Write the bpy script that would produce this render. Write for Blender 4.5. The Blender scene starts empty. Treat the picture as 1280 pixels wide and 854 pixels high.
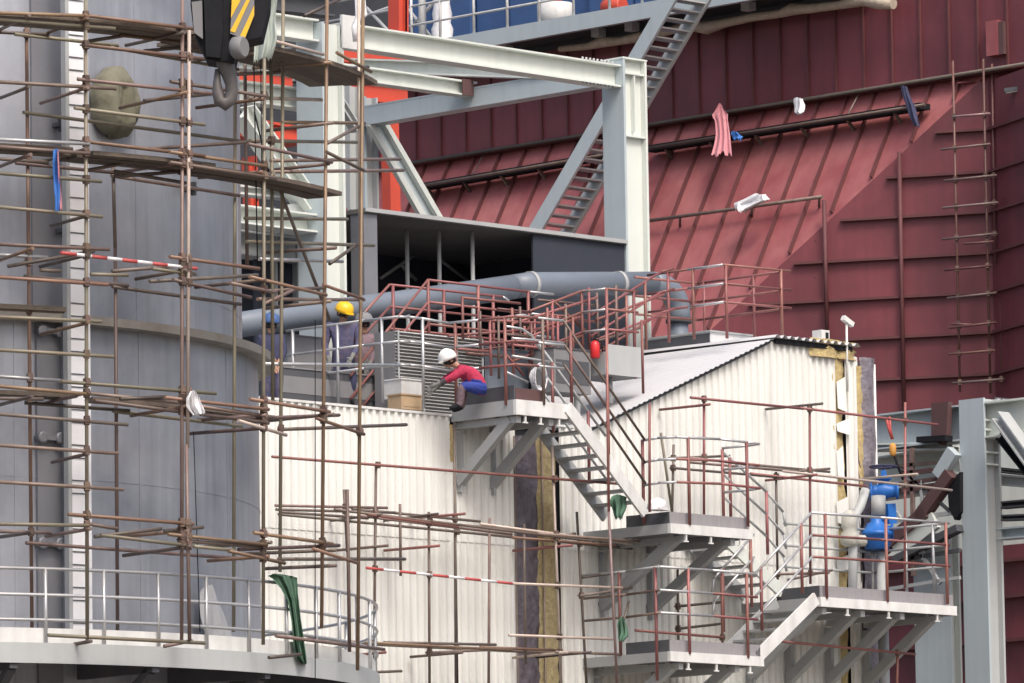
import bpy, math, random
from mathutils import Vector as V, Matrix
random.seed(7)
R = math.radians
scene = bpy.context.scene
COL = scene.collection
# ------------------------------------------------------------------ camera
FPX, HOR, ROLL, PHI = 8105.0, 1400.0, R(0.9), R(45.75)
CAM = V((-71.6, -69.8, 1.7))
RT = V((math.cos(PHI), -math.sin(PHI), 0)); FW = V((math.sin(PHI), math.cos(PHI), 0)); UP = V((0, 0, 1))
PIT = math.atan((HOR - 427) / FPX)
cf = FW * math.cos(PIT) + UP * math.sin(PIT); cu0 = UP * math.cos(PIT) - FW * math.sin(PIT)
cr = RT * math.cos(ROLL) - cu0 * math.sin(ROLL); cu = RT * math.sin(ROLL) + cu0 * math.cos(ROLL)
cd = bpy.data.cameras.new('camera'); cam = bpy.data.objects.new('camera', cd); COL.objects.link(cam)
cd.sensor_width = 36; cd.lens = FPX * 36 / 1280; cd.clip_end = 3000; cd.clip_start = 1
M = Matrix((cr, cu, -cf)).transposed().to_4x4(); M.translation = CAM
cam.matrix_world = M; scene.camera = cam
def ray(px, py): return (cf + cr * ((px - 640) / FPX) - cu * ((py - 427) / FPX))
def proj(p):
    d = V(p) - CAM; k = d.dot(cf)
    return 640 + FPX * d.dot(cr) / k, 427 - FPX * d.dot(cu) / k
def Yp(y): return lambda px, py: (lambda d: CAM + d * ((y - CAM.y) / d.y))(ray(px, py))
def Xp(x): return lambda px, py: (lambda d: CAM + d * ((x - CAM.x) / d.x))(ray(px, py))
def Zp(z): return lambda px, py: (lambda d: CAM + d * ((z - CAM.z) / d.z))(ray(px, py))
def Dp(dep): return lambda px, py: (lambda d: CAM + d * (dep / d.dot(FW)))(ray(px, py))
def Pp(o, n):
    o = V(o); n = V(n)
    return lambda px, py: (lambda d: CAM + d * ((o - CAM).dot(n) / d.dot(n)))(ray(px, py))
TC = Dp(79)(-250, 600); TC.z = 0
PPM = FPX / 79
def Cp(r):
    def fn(px, py):
        d = ray(px, py); o = CAM - TC
        a = d.x * d.x + d.y * d.y; b = o.x * d.x + o.y * d.y; c = o.x * o.x + o.y * o.y - r * r
        q = b * b - a * c
        t = (-b - math.sqrt(q)) / a if q > 0 else -b / a
        return CAM + d * t
    return fn
def bang(p): return math.atan2(p.y - TC.y, p.x - TC.x)
# ------------------------------------------------------------------ materials
MATS = {}
def mat(name, c, c2=None, rough=.6, metal=0., scale=3., amt=.5, bump=.0, bscale=40., rnd=0., stretch=(1, 1, 1), streak=0., ramp=(.22, .72)):
    if name in MATS: return MATS[name]
    m = bpy.data.materials.new(name); m.use_nodes = True
    nt = m.node_tree; N = nt.nodes; L = nt.links
    bs = N['Principled BSDF']; bs.inputs['Roughness'].default_value = rough; bs.inputs['Metallic'].default_value = metal
    geo = N.new('ShaderNodeNewGeometry'); mp = N.new('ShaderNodeMapping'); mp.inputs['Scale'].default_value = stretch
    L.new(geo.outputs['Position'], mp.inputs['Vector'])
    nz = N.new('ShaderNodeTexNoise'); nz.inputs['Scale'].default_value = scale; nz.inputs['Detail'].default_value = 6; nz.inputs['Roughness'].default_value = .62
    L.new(mp.outputs[0], nz.inputs['Vector'])
    rp = N.new('ShaderNodeValToRGB'); rp.color_ramp.elements[0].position = ramp[0]; rp.color_ramp.elements[1].position = ramp[1]
    L.new(nz.outputs['Fac'], rp.inputs['Fac'])
    mx = N.new('ShaderNodeMix'); mx.data_type = 'RGBA'
    c2 = c2 or tuple(v * .7 for v in c)
    mx.inputs['A'].default_value = (*c, 1); mx.inputs['B'].default_value = (*c2, 1)
    ml = N.new('ShaderNodeMath'); ml.operation = 'MULTIPLY'; ml.inputs[1].default_value = amt
    L.new(rp.outputs['Color'], ml.inputs[0]); L.new(ml.outputs[0], mx.inputs['Factor'])
    out = mx.outputs['Result']
    if streak:
        mp2 = N.new('ShaderNodeMapping'); mp2.inputs['Scale'].default_value = (4, 4, .22); L.new(geo.outputs['Position'], mp2.inputs['Vector'])
        n2 = N.new('ShaderNodeTexNoise'); n2.inputs['Scale'].default_value = 1.6; n2.inputs['Detail'].default_value = 5; L.new(mp2.outputs[0], n2.inputs['Vector'])
        r2 = N.new('ShaderNodeValToRGB'); r2.color_ramp.elements[0].position = .45; r2.color_ramp.elements[1].position = .75; L.new(n2.outputs['Fac'], r2.inputs['Fac'])
        m2 = N.new('ShaderNodeMath'); m2.operation = 'MULTIPLY'; m2.inputs[1].default_value = streak; L.new(r2.outputs['Color'], m2.inputs[0])
        x2 = N.new('ShaderNodeMix'); x2.data_type = 'RGBA'; L.new(out, x2.inputs['A']); x2.inputs['B'].default_value = (*[v * .45 for v in c2], 1); L.new(m2.outputs[0], x2.inputs['Factor']); out = x2.outputs['Result']
    if rnd:
        oi = N.new('ShaderNodeObjectInfo'); hs = N.new('ShaderNodeHueSaturation')
        mr = N.new('ShaderNodeMapRange'); mr.inputs['To Min'].default_value = 1 - rnd; mr.inputs['To Max'].default_value = 1 + rnd
        L.new(oi.outputs['Random'], mr.inputs['Value']); L.new(mr.outputs[0], hs.inputs['Value']); L.new(out, hs.inputs['Color'])
        m3 = N.new('ShaderNodeMath'); m3.operation = 'MULTIPLY'; m3.inputs[1].default_value = 7.3; L.new(oi.outputs['Random'], m3.inputs[0])
        m4 = N.new('ShaderNodeMath'); m4.operation = 'FRACT'; L.new(m3.outputs[0], m4.inputs[0])
        mr2 = N.new('ShaderNodeMapRange'); mr2.inputs['To Min'].default_value = .5 - rnd * .05; mr2.inputs['To Max'].default_value = .5 + rnd * .05
        L.new(m4.outputs[0], mr2.inputs['Value']); L.new(mr2.outputs[0], hs.inputs['Hue'])
        out = hs.outputs['Color']
    L.new(out, bs.inputs['Base Color'])
    if bump:
        n3 = N.new('ShaderNodeTexNoise'); n3.inputs['Scale'].default_value = bscale; n3.inputs['Detail'].default_value = 4; L.new(geo.outputs['Position'], n3.inputs['Vector'])
        bp = N.new('ShaderNodeBump'); bp.inputs['Strength'].default_value = bump; bp.inputs['Distance'].default_value = .02; L.new(n3.outputs['Fac'], bp.inputs['Height']); L.new(bp.outputs[0], bs.inputs['Normal'])
    if name in ('black_paint', 'night_steel', 'dark_steel'): bs.inputs['Specular IOR Level'].default_value = .15
    MATS[name] = m; return m
mat('rust', (.125, .08, .068), (.245, .185, .16), .48, .12, 5, .8, rnd=.35, stretch=(1, 1, .5))
mat('tan', (.27, .175, .11), (.145, .09, .07), .48, .12, 6, .8, rnd=.3, stretch=(1, 1, .5))
mat('olive', (.225, .225, .165), (.19, .135, .10), .48, .12, 4, .8, rnd=.25, stretch=(1, 1, .5))
mat('grimy', (.10, .085, .08), (.20, .15, .12), .48, .12, 5, .7, rnd=.4)
mat('redtube', (.22, .07, .066), (.30, .145, .13), .48, .12, 4, .75, rnd=.25)
mat('dullred', (.13, .05, .05), (.19, .10, .09), .48, .12, 4, .8, rnd=.3)
mat('dullgrey', (.27, .20, .195), (.18, .10, .095), .48, .12, 4, .8, rnd=.3)
mat('galv', (.58, .58, .58), (.40, .41, .43), .4, .55, 8, .7, rnd=.12)
mat('palepipe', (.52, .46, .42), (.38, .28, .22), .48, .12, 4, .8, rnd=.2)
mat('coupler', (.07, .055, .05), (.20, .125, .09), .8, 0, 12, .8, rnd=.4)
mat('plank', (.085, .07, .06), (.19, .15, .115), .9, 0, 6, .8, bump=.4, rnd=.25)
mat('tank_grey', (.49, .505, .555), (.245, .26, .305), .36, .3, .45, 1., bump=.35, bscale=.9, streak=.28, ramp=(.34, .68), stretch=(1, 1, .8))
mat('tank_dark', (.25, .255, .28), (.17, .175, .195), .45, .2, 1.5, .8)  # darker tank grey; on the bands beside the tray it stands for shade
mat('tank_band', (.36, .345, .32), (.20, .175, .15), .7, 0, 3, .8)
mat('bright_metal', (.90, .90, .92), (.74, .74, .77), .4, .15, 3, .5, bump=.25, bscale=9)
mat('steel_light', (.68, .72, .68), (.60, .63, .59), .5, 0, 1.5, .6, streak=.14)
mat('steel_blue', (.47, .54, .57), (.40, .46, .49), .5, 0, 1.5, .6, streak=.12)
mat('steel_grey', (.46, .48, .48), (.37, .39, .40), .5, 0, 2, .6, streak=.12)
mat('steel_mid', (.40, .415, .42), (.32, .33, .335), .55, 0, 3, .6)
mat('steel_white', (.76, .77, .76), (.55, .55, .53), .5, 0, 4, .7, streak=.25)
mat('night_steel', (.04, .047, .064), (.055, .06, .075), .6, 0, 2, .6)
mat('dark_steel', (.075, .08, .09), (.12, .12, .13), .7, 0, 3, .6)
mat('canopy', (.15, .145, .14), (.10, .095, .09), .8, 0, 2, .7)
mat('pipe_blue', (.175, .205, .25), (.125, .15, .185), .45, 0, 2, .6)
mat('cream', (.80, .806, .778), (.71, .71, .67), .5, 0, .55, .6, streak=.2)
mat('roof_sheet', (.70, .70, .71), (.62, .62, .64), .45, .1, 1.5, .6)
mat('foil', (.33, .31, .36), (.12, .10, .11), .5, .3, 9, .9, bump=1., bscale=14)
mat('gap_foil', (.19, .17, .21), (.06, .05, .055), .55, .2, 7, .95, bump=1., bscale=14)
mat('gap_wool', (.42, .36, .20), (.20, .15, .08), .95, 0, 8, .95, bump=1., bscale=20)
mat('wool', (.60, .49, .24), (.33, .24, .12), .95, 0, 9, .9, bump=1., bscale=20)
mat('red_dark', (.205, .05, .062), (.125, .033, .042), .5, 0, .6, 1., ramp=(.34, .66), bump=.06, bscale=3, streak=.2)  # dark red; on the duct, the copy for upright faces in weaker light
mat('red_face', (.275, .069, .077), (.40, .145, .142), .55, 0, .9, 1., ramp=(.34, .68), bump=.06, bscale=3, streak=.28)  # scuffed duct red, base lightened for the sky light on the slope
mat('red_rib', (.105, .032, .037), (.15, .055, .055), .65, 0, 3, .6)
mat('orange', (.62, .085, .045), (.42, .06, .045), .5, 0, 2, .6)
mat('blue_paint', (.055, .12, .29), (.04, .08, .19), .5, 0, 2, .6)
mat('blue_valve', (.02, .16, .55), (.015, .10, .36), .4, 0, 6, .5)
mat('burlap', (.56, .48, .39), (.34, .28, .22), .95, 0, 7, .8, bump=1., bscale=12)
mat('white_plastic', (.80, .80, .81), (.66, .66, .70), .4, 0, 7, .6, bump=.6, bscale=18)
mat('pink_cloth', (.66, .30, .33), (.50, .20, .24), .9, 0, 6, .7, bump=.5, bscale=15)
mat('green_cloth', (.10, .20, .135), (.06, .125, .085), .9, 0, 6, .8, bump=.6, bscale=12)
mat('pale_sheet', (.40, .45, .41), (.32, .36, .33), .8, 0, 3, .6)
mat('pale_film', (.40, .41, .43), (.33, .335, .36), .5, 0, 4, .6)
mat('hook_steel', (.10, .095, .095), (.19, .17, .16), .55, .2, 6, .7)
mat('lagging', (.55, .55, .50), (.40, .39, .34), .8, 0, 5, .8, bump=.8, bscale=8)
mat('khaki', (.215, .21, .155), (.125, .12, .085), .9, 0, 3.5, .95, bump=.8, bscale=9, stretch=(1, 1, .5))
mat('blue_cloth', (.05, .20, .60), (.04, .12, .36), .8, 0, 6, .6)
mat('yellow', (.82, .50, .03), (.62, .36, .03), .5, 0, 8, .5)
mat('black_paint', (.010, .011, .014), (.028, .028, .033), .75, 0, 6, .6)
mat('helmet_yellow', (.85, .52, .02), (.78, .45, .02), .35, 0, 5, .4)
mat('helmet_white', (.80, .80, .78), None, .35, 0, 5, .2)
mat('skin', (.42, .25, .17), (.36, .2, .14), .6, 0, 9, .5)
mat('jacket_red', (.50, .03, .085), (.30, .02, .055), .85, 0, 9, .9, bump=1., bscale=16)
mat('jean_blue', (.03, .06, .36), (.025, .04, .19), .85, 0, 9, .9, bump=1., bscale=16)
mat('navy', (.045, .05, .11), (.03, .03, .06), .85, 0, 8, .7)
mat('dark_cloth', (.06, .055, .065), (.10, .08, .09), .9, 0, 12, .8)
mat('plaid', (.04, .06, .15), (.13, .10, .14), .9, 0, 11, .95, bump=1., bscale=16)
mat('dusty', (.12, .095, .105), (.24, .16, .185), .9, 0, 10, .9, bump=1., bscale=16)
mat('glove', (.20, .20, .19), None, .9)
mat('card', (.50, .36, .22), (.38, .27, .17), .9, 0, 5, .5)
mat('fire_red', (.70, .03, .035), None, .35)
mat('tape_red', (.48, .09, .085), (.5, .08, .08), .6, 0, 6, .4)
mat('brown_red', (.12, .06, .06), (.08, .045, .045), .7, 0, 4, .7)
mat('ground', (.20, .17, .14), (.11, .10, .09), .95, 0, .6, .9, bump=.5, bscale=3)
mat('deck_grey', (.22, .22, .23), (.16, .16, .165), .7, 0, 3, .6)
mat('toe_grey', (.225, .215, .23), (.30, .29, .30), .65, 0, 7, .8, stretch=(4, 4, .4))
mat('louver', (.66, .65, .63), (.5, .49, .48), .5, .2, 4, .5)
mat('hair', (.02, .017, .015), None, .6)
mat('orange_hook', (.62, .30, .07), None, .6)
# ------------------------------------------------------------------ mesh builder
class MB:
    def __init__(s): s.v = []; s.f = []; s.m = []; s.sm = []
    def add(s, vs, fs, mi=0, smooth=False):
        o = len(s.v); s.v += [V(p) for p in vs]
        for f in fs: s.f.append([i + o for i in f]); s.m.append(mi); s.sm.append(smooth)
        return s
    def hexa(s, c, mi=0):   # c: 4 bottom, 4 top
        return s.add(c, [(0, 3, 2, 1), (4, 5, 6, 7), (0, 1, 5, 4), (1, 2, 6, 5), (2, 3, 7, 6), (3, 0, 4, 7)], mi)
    def box(s, x0, x1, y0, y1, z0, z1, mi=0):
        return s.hexa([(x0, y0, z0), (x1, y0, z0), (x1, y1, z0), (x0, y1, z0), (x0, y0, z1), (x1, y0, z1), (x1, y1, z1), (x0, y1, z1)], mi)
    def prism(s, poly, d, mi=0):
        poly = [V(p) for p in poly]; d = V(d); n = len(poly)
        return s.add(poly + [p + d for p in poly], [tuple(range(n))[::-1], tuple(range(n, 2 * n))] + [(i, (i + 1) % n, n + (i + 1) % n, n + i) for i in range(n)], mi)
    def bar(s, a, b, w, h, up=UP, mi=0):
        a = V(a); b = V(b); t = (b - a).normalized(); sd = t.cross(up)
        if sd.length < 1e-4: sd = t.cross(V((1, 0, 0)))
        sd.normalize(); u = sd.cross(t).normalized(); sd = sd * w / 2; u = u * h / 2
        return s.hexa([a - sd - u, a + sd - u, b + sd - u, b - sd - u, a - sd + u, a + sd + u, b + sd + u, b - sd + u], mi)
    def tube(s, pts, r, n=8, mi=0, rr=None, cap=True):
        pts = [V(p) for p in pts]; k = len(pts); rings = []; prev = None
        for i, p in enumerate(pts):
            t = (pts[min(i + 1, k - 1)] - pts[max(i - 1, 0)]).normalized()
            if prev is None:
                a = t.cross(UP if abs(t.z) < .9 else V((1, 0, 0))).normalized()
            else:
                a = (prev - t * prev.dot(t)).normalized()
            prev = a; b = t.cross(a)
            q = rr[i] if rr else r
            rings.append([p + (a * math.cos(j * 2 * math.pi / n) + b * math.sin(j * 2 * math.pi / n)) * q for j in range(n)])
        o = len(s.v); s.v += [p for g in rings for p in g]
        for i in range(k - 1):
            for j in range(n):
                s.f.append([o + i * n + j, o + i * n + (j + 1) % n, o + (i + 1) * n + (j + 1) % n, o + (i + 1) * n + j]); s.m.append(mi); s.sm.append(True)
        if cap:
            s.f.append([o + j for j in range(n)][::-1]); s.m.append(mi); s.sm.append(False)
            s.f.append([o + (k - 1) * n + j for j in range(n)]); s.m.append(mi); s.sm.append(False)
        return s
    def lathe(s, c, prof, n=20, ax=UP, mi=0):
        c = V(c); ax = V(ax).normalized(); a = ax.cross(V((1, 0, 0)) if abs(ax.x) < .9 else V((0, 1, 0))).normalized(); b = ax.cross(a)
        o = len(s.v); k = len(prof)
        for r, h in prof:
            for j in range(n):
                t = j * 2 * math.pi / n; s.v.append(c + ax * h + (a * math.cos(t) + b * math.sin(t)) * r)
        for i in range(k - 1):
            for j in range(n):
                s.f.append([o + i * n + j, o + i * n + (j + 1) % n, o + (i + 1) * n + (j + 1) % n, o + (i + 1) * n + j]); s.m.append(mi); s.sm.append(True)
        s.f.append([o + j for j in range(n)][::-1]); s.m.append(mi); s.sm.append(False)
        s.f.append([o + (k - 1) * n + j for j in range(n)]); s.m.append(mi); s.sm.append(False)
        return s
    def ibeam(s, a, b, w, h, up=UP, tf=.03, tw=.02, mi=0):
        a = V(a); b = V(b); t = (b - a).normalized(); sd = t.cross(V(up)).normalized(); u = sd.cross(t).normalized()
        P = [(-w / 2, -h / 2), (w / 2, -h / 2), (w / 2, -h / 2 + tf), (tw / 2, -h / 2 + tf), (tw / 2, h / 2 - tf), (w / 2, h / 2 - tf), (w / 2, h / 2), (-w / 2, h / 2), (-w / 2, h / 2 - tf), (-tw / 2, h / 2 - tf), (-tw / 2, -h / 2 + tf), (-w / 2, -h / 2 + tf)]
        return s.prism([a + sd * x + u * y for x, y in P], b - a, mi)
    def sheet(s, grid, th=0, mi=0, smooth=True):
        nr = len(grid); nc = len(grid[0]); o = len(s.v); s.v += [V(p) for r_ in grid for p in r_]
        for i in range(nr - 1):
            for j in range(nc - 1):
                s.f.append([o + i * nc + j, o + i * nc + j + 1, o + (i + 1) * nc + j + 1, o + (i + 1) * nc + j]); s.m.append(mi); s.sm.append(smooth)
        return s
    def build(s, name, mats, parent=None, **tags):
        mats = [mats] if isinstance(mats, str) else mats
        me = bpy.data.meshes.new(name)
        if parent is not None:
            org = parent['_o'] if '_o' in parent else (0, 0, 0)
            org = V(org)
        else:
            xs = [p.x for p in s.v]; ys = [p.y for p in s.v]; zs = [p.z for p in s.v]
            org = V(((min(xs) + max(xs)) / 2, (min(ys) + max(ys)) / 2, min(zs)))
        me.from_pydata([p - org for p in s.v], [], s.f)
        for m in mats: me.materials.append(MATS[m])
        me.polygons.foreach_set('material_index', s.m); me.polygons.foreach_set('use_smooth', s.sm)
        me.update()
        o = bpy.data.objects.new(name, me); COL.objects.link(o)
        if parent is not None: o.parent = parent
        else: o.location = org
        o['_o'] = tuple(org)
        for k, v in tags.items(): o[k] = v
        return o
def thing(name, label, cat, loc, group=None):
    o = bpy.data.objects.new(name, None); COL.objects.link(o); o.location = loc; o['kind'] = 'thing'; o.empty_display_size = .2
    o['_o'] = tuple(loc); o['label'] = label; o['category'] = cat
    if group: o['group'] = group
    return o
def one(mb, name, mats, label, cat, group=None):
    t = dict(label=label, category=cat, kind='thing')
    if group: t['group'] = group
    return mb.build(name, mats, None, **t)
def part(name, m, parent, pts, r=.024, n=8, **k): return MB().tube(pts, r, n).build(name, m, parent, **k)
CODES = dict(r='rust', o='tan', g='olive', d='grimy', p='redtube', y='galv', w='palepipe', m='dullred', n='dullgrey')
COUP = None
def coupler_mesh():
    b = MB(); b.box(-.032, .032, -.038, .038, -.024, .024); b.box(-.03, .03, -.03, .03, -.05, .05); b.tube([(-.065, .02, .0), (.065, .02, .0)], .010, 6)
    me = bpy.data.meshes.new('coupler'); me.from_pydata(b.v, [], b.f); me.materials.append(MATS['coupler']); return me
COUP = coupler_mesh()
def scaffold(label, S_of, ups, legs, origin, r=.0215, maxc=95, extra=None):
    """ups / legs: (x1,y1,x2,y2,colour,surface key)"""
    t = thing('tube_scaffold', label, 'scaffold', origin)
    U = []
    for (x1, y1, x2, y2, c, k) in ups:
        a = S_of[k](x1, y1); b = S_of[k](x2, y2)
        o = MB().tube([a, b], r).build('upright_tube', CODES[c], t); U.append((o, a, b, (x1, y1, x2, y2)))
    nc = 0
    for (x1, y1, x2, y2, c, k) in legs:
        S = S_of[k]; a = S(x1, y1); b = S(x2, y2)
        if c == 's':
            n = 9; o = MB()
            for i in range(n): o.tube([a.lerp(b, i / n), a.lerp(b, (i + 1) / n)], r, mi=i % 2)
            o.build('striped_tube', ['tape_red', 'white_plastic'], t, label='red and white striped scaffold tube')
        else:
            MB().tube([a, b], r).build('ledger_tube', CODES[c], t)
        for (uo, ua, ub, q) in U:
            # crossing in the picture plane, kept only where the tubes also pass close by in space
            x3, y3, x4, y4 = q; den = (x1 - x2) * (y3 - y4) - (y1 - y2) * (x3 - x4)
            if abs(den) < 1e-6: continue
            s_ = ((x1 - x3) * (y3 - y4) - (y1 - y3) * (x3 - x4)) / den; u_ = -((x1 - x2) * (y1 - y3) - (y1 - y2) * (x1 - x3)) / den
            if -.02 <= s_ <= 1.02 and 0 <= u_ <= 1 and nc < maxc:
                p = ua.lerp(ub, u_); q2 = a.lerp(b, s_)
                if (p - q2).length < .5:
                    e = bpy.data.objects.new('coupler', COUP); COL.objects.link(e); e.parent = uo; e.location = (p + q2) / 2 - V(uo['_o'])
                    d = b - a; e.rotation_euler = (random.uniform(-.2, .2), 0, math.atan2(d.y, d.x) + random.uniform(-.3, .3)); nc += 1
    return t
# ================================================================== ground, tank and its walkway
one(MB().add([(-900, -900, 0), (900, -900, 0), (900, 900, 0), (-900, 900, 0)], [(0, 1, 2, 3)]), 'ground', 'ground', 'bare dusty ground of the building site', 'ground')
g = bpy.data.objects['ground']; g['kind'] = 'structure'
for k in ('label', 'category'): del g[k]
RL, RU, RLO = 598 / PPM, 557 / PPM, 577 / PPM
zl = Cp(RL)(113, 396).z          # stiffening ledge level
ztop = Cp(RU)(60, -60).z
tank = thing('storage_tank', 'large round grey steel tank wrapped in tube scaffolding', 'tank', (TC.x, TC.y, 0))
def ring(mb, r0, r1, z0, z1, a0=0, a1=2 * math.pi, n=96, mi=0):
    prof = ((r0, z0), (r1, z0), (r1, z1), (r0, z1)); cs = [(math.cos(a0 + (a1 - a0) * i / n), math.sin(a0 + (a1 - a0) * i / n)) for i in range(n + 1)]
    for j in range(4):
        o = len(mb.v); p, q = prof[j], prof[(j + 1) % 4]
        for c_, s_ in cs: mb.v += [V((TC.x + p[0] * c_, TC.y + p[0] * s_, p[1])), V((TC.x + q[0] * c_, TC.y + q[0] * s_, q[1]))]
        for i in range(n): mb.f.append([o + 2 * i, o + 2 * i + 1, o + 2 * i + 3, o + 2 * i + 2]); mb.m.append(mi); mb.sm.append(n > 8)
    if a1 - a0 < 6.2:
        for c_, s_ in (cs[0], cs[-1]): mb.add([(TC.x + r * c_, TC.y + r * s_, z) for r, z in prof], [(0, 1, 2, 3)], mi)
    return mb
ring(MB(), RLO - .1, RLO, 0, zl - .04, n=120).build('lower_shell', 'tank_grey', tank)
ring(MB(), RU - .1, RU, zl - .04, ztop, n=120).build('upper_shell', 'tank_grey', tank)
ring(MB(), RU + .001, RL, zl - .09, zl + .01, n=120).build('ledge', 'tank_band', tank)
# welded seams and bands on the shell
sm_ = MB()
for px, ya, yb, up in ((176, 428, 850, 0), (285, 440, 850, 0), (20, 400, 850, 0), (62, 0, 380, 1), (170, 0, 388, 1), (238, 0, 400, 1), (296, 0, 412, 1)):
    r = (RU if up else RLO); a = bang(Cp(r)(px, (ya + yb) / 2)); z0, z1 = (zl + .02, ztop - .1) if up else (.2, zl - .05)
    ring(sm_, r - .01, r + .006, z0, z1, a - .0035, a + .0035, 1)
for px, y, up in ((100, 352, 1), (100, 600, 0)):
    r = (RU if up else RLO); z = Cp(r)(px, y).z; ring(sm_, r - .01, r + .005, z, z + .018, n=100)
sm_.build('weld_seam', 'tank_grey', tank)
# added bands left of the tray, painted dark for the shade of a recess
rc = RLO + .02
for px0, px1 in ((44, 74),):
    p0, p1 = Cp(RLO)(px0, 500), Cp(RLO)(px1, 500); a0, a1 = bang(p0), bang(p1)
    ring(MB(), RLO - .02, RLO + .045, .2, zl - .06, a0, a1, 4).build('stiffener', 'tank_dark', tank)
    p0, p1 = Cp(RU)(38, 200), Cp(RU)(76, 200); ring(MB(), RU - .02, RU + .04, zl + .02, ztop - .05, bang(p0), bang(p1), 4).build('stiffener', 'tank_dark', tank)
# nozzles
for px, y in ((60, 415), (60, 548), (60, 680)):
    p = Cp(RLO + .04)(px, y); d = V((p.x - TC.x, p.y - TC.y, 0)).normalized(); sdv = UP.cross(d)
    b = MB()
    for s in (-.12, .12):
        b.lathe(p + sdv * s - d * .05, [(.05, 0), (.05, .12), (.07, .12), (.07, .15), (.045, .155)], 14, d)
    b.box(p.x - .1, p.x + .1, p.y - .1, p.y + .1, p.z - .03, p.z + .03)
    b.build('nozzle', 'tank_dark', tank)
# round manhole under khaki canvas
p = Cp(RU)(137, 137); d = V((p.x - TC.x, p.y - TC.y, 0)).normalized(); sdv = UP.cross(d)
b = MB(); b.lathe(p - d * .1, [(.24, 0), (.24, .14), (.28, .14), (.28, .19)], 28, d); b.build('manhole', 'steel_mid', tank)
b = MB(); rows = []
for i in range(21):
    q = i / 20; row = []
    for j in range(49):
        a = j / 48 * 2 * math.pi; x_ = math.cos(a); y_ = math.sin(a)
        rr = .335 * min(1, q * 1.2) * (1 + .025 * math.sin(a * 5 + 1) + .02 * math.sin(a * 11))
        lx = rr * x_; ly = rr * y_ * (1.38 if y_ > 0 else 1.18) + .04
        hh = .29 - .26 * max(0, q - .5) ** 1.4 * 2.6
        hh += (.035 * math.sin(lx * 26 + ly * 3) + .02 * math.sin(lx * 51 + 2 + ly * 5)) * (.35 + max(0, -ly) * 2.0) - .05 * max(0, 1 - abs(lx + .02) / .05) * (ly < .25)
        row.append(p + d * hh + sdv * lx + UP * ly)
    rows.append(row)
b.sheet(rows)
one(b, 'canvas_cover', 'khaki', 'khaki canvas bundled over the round manhole of the grey tank', 'cover')
for px, y, r_ in ((190, 237, 0), (72, 290, 0), (68, 158, 0)):
    p = Cp(RU)(px + 40 if px == 190 else px, y); d = V((p.x - TC.x, p.y - TC.y, 0)).normalized()
    b = MB(); b.bar(p - d * .05, p + d * .16, .12, .05); b.bar(p + d * .1, p + d * .16, .04, .16); b.build('lug', 'dark_steel', tank)
# bright vertical tray
tray = thing('cable_tray', 'bright metal ladder-like tray running straight up the grey tank', 'cable tray', (TC.x, TC.y, 0))
a = Cp(RLO + .2)(94, 500); d = V((a.x - TC.x, a.y - TC.y, 0)).normalized(); sdv = UP.cross(d)
if proj(a + sdv)[0] < proj(a)[0]: sdv = -sdv
rt = RLO + .25; base = V((TC.x, TC.y, 0)) + d * rt
zb_, zt_ = Cp(rt)(94, 806).z, ztop
b = MB(); c = base; b.hexa([c - sdv * .115 + UP * zb_, c + sdv * .115 + UP * zb_, c + sdv * .115 - d * .02 + UP * zb_, c - sdv * .115 - d * .02 + UP * zb_, c - sdv * .115 + UP * zt_, c + sdv * .115 + UP * zt_, c + sdv * .115 - d * .02 + UP * zt_, c - sdv * .115 - d * .02 + UP * zt_]); b.build('cover_strip', 'bright_metal', tray)
for s, w, mm in ((-.145, .05, 'steel_mid'), (.135, .035, 'bright_metal')):
    b = MB(); b.bar(c + sdv * s + UP * zb_ + d * .0, c + sdv * s + UP * zt_, w, .09, up=d); b.build('side_rail', mm, tray)
z = zb_ + .1
while z < zt_:
    MB().bar(c - sdv * .11 + UP * z + d * .004, c + sdv * .11 + UP * z + d * .004, .014, .012).build('rung', 'dark_steel', tray)
    z += .262 if len(tray.children) % 2 else .15
# pale draped sheet at the foot of the tank
b = MB(); rows = []
pc = Cp(RLO + .12)(262, 806); d = V((pc.x - TC.x, pc.y - TC.y, 0)).normalized(); sdv = UP.cross(d)
if proj(pc + sdv)[0] < proj(pc)[0]: sdv = -sdv
for i in range(15):
    q = i / 14; row = []
    w = .10 + .24 * (q ** .75)
    for j in range(13):
        s = j / 12 * 2 - 1
        row.append(pc + UP * (.70 * (1 - q) * (1 - .1 * abs(s) ** 3)) + sdv * (s * w + .06 * q - .1 * (1 - q)) + d * (.10 * q + .05 * math.sin(s * 9 + q * 4) * q + .10 * (1 - s * s)))
    rows.append(row)
b.sheet(rows); one(b, 'plastic_sheet', 'pale_film', 'pale plastic sheet slumped against the foot of the grey tank', 'plastic sheet')
# ---- ring walkway
RR = 722 / PPM
wk = thing('ring_walkway', 'curved galvanised walkway with three-rail guard around the grey tank', 'walkway', (TC.x, TC.y, 0))
zr = Cp(RR)(113, 713).z; zd = Cp(RR + .02)(130, 808).z
A0, A1 = bang(Cp(RR)(-200, 700)) - .9, bang(Cp(RR)(466, 760)) + .95
dh = zr - zd
ring(MB(), RLO + .02, RR + .02, zd - .06, zd, A0, A1, 90).build('deck', 'steel_mid', wk)
ring(MB(), RR + .021, RR + .03, zd - .21, zd + .02, A0, A1, 90).build('edge_beam', 'steel_grey', wk)
ring(MB(), RR - .03, RR - .02, zd + .001, zd + .19, A0, A1, 90).build('toe_board', 'steel_white', wk)
for h in (dh, dh * .655, dh * .325):
    pts = [V((TC.x + RR * math.cos(A0 + (A1 - A0) * i / 90), TC.y + RR * math.sin(A0 + (A1 - A0) * i / 90), zd + h)) for i in range(91)]
    part('rail', 'galv', wk, pts, .02)
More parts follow.
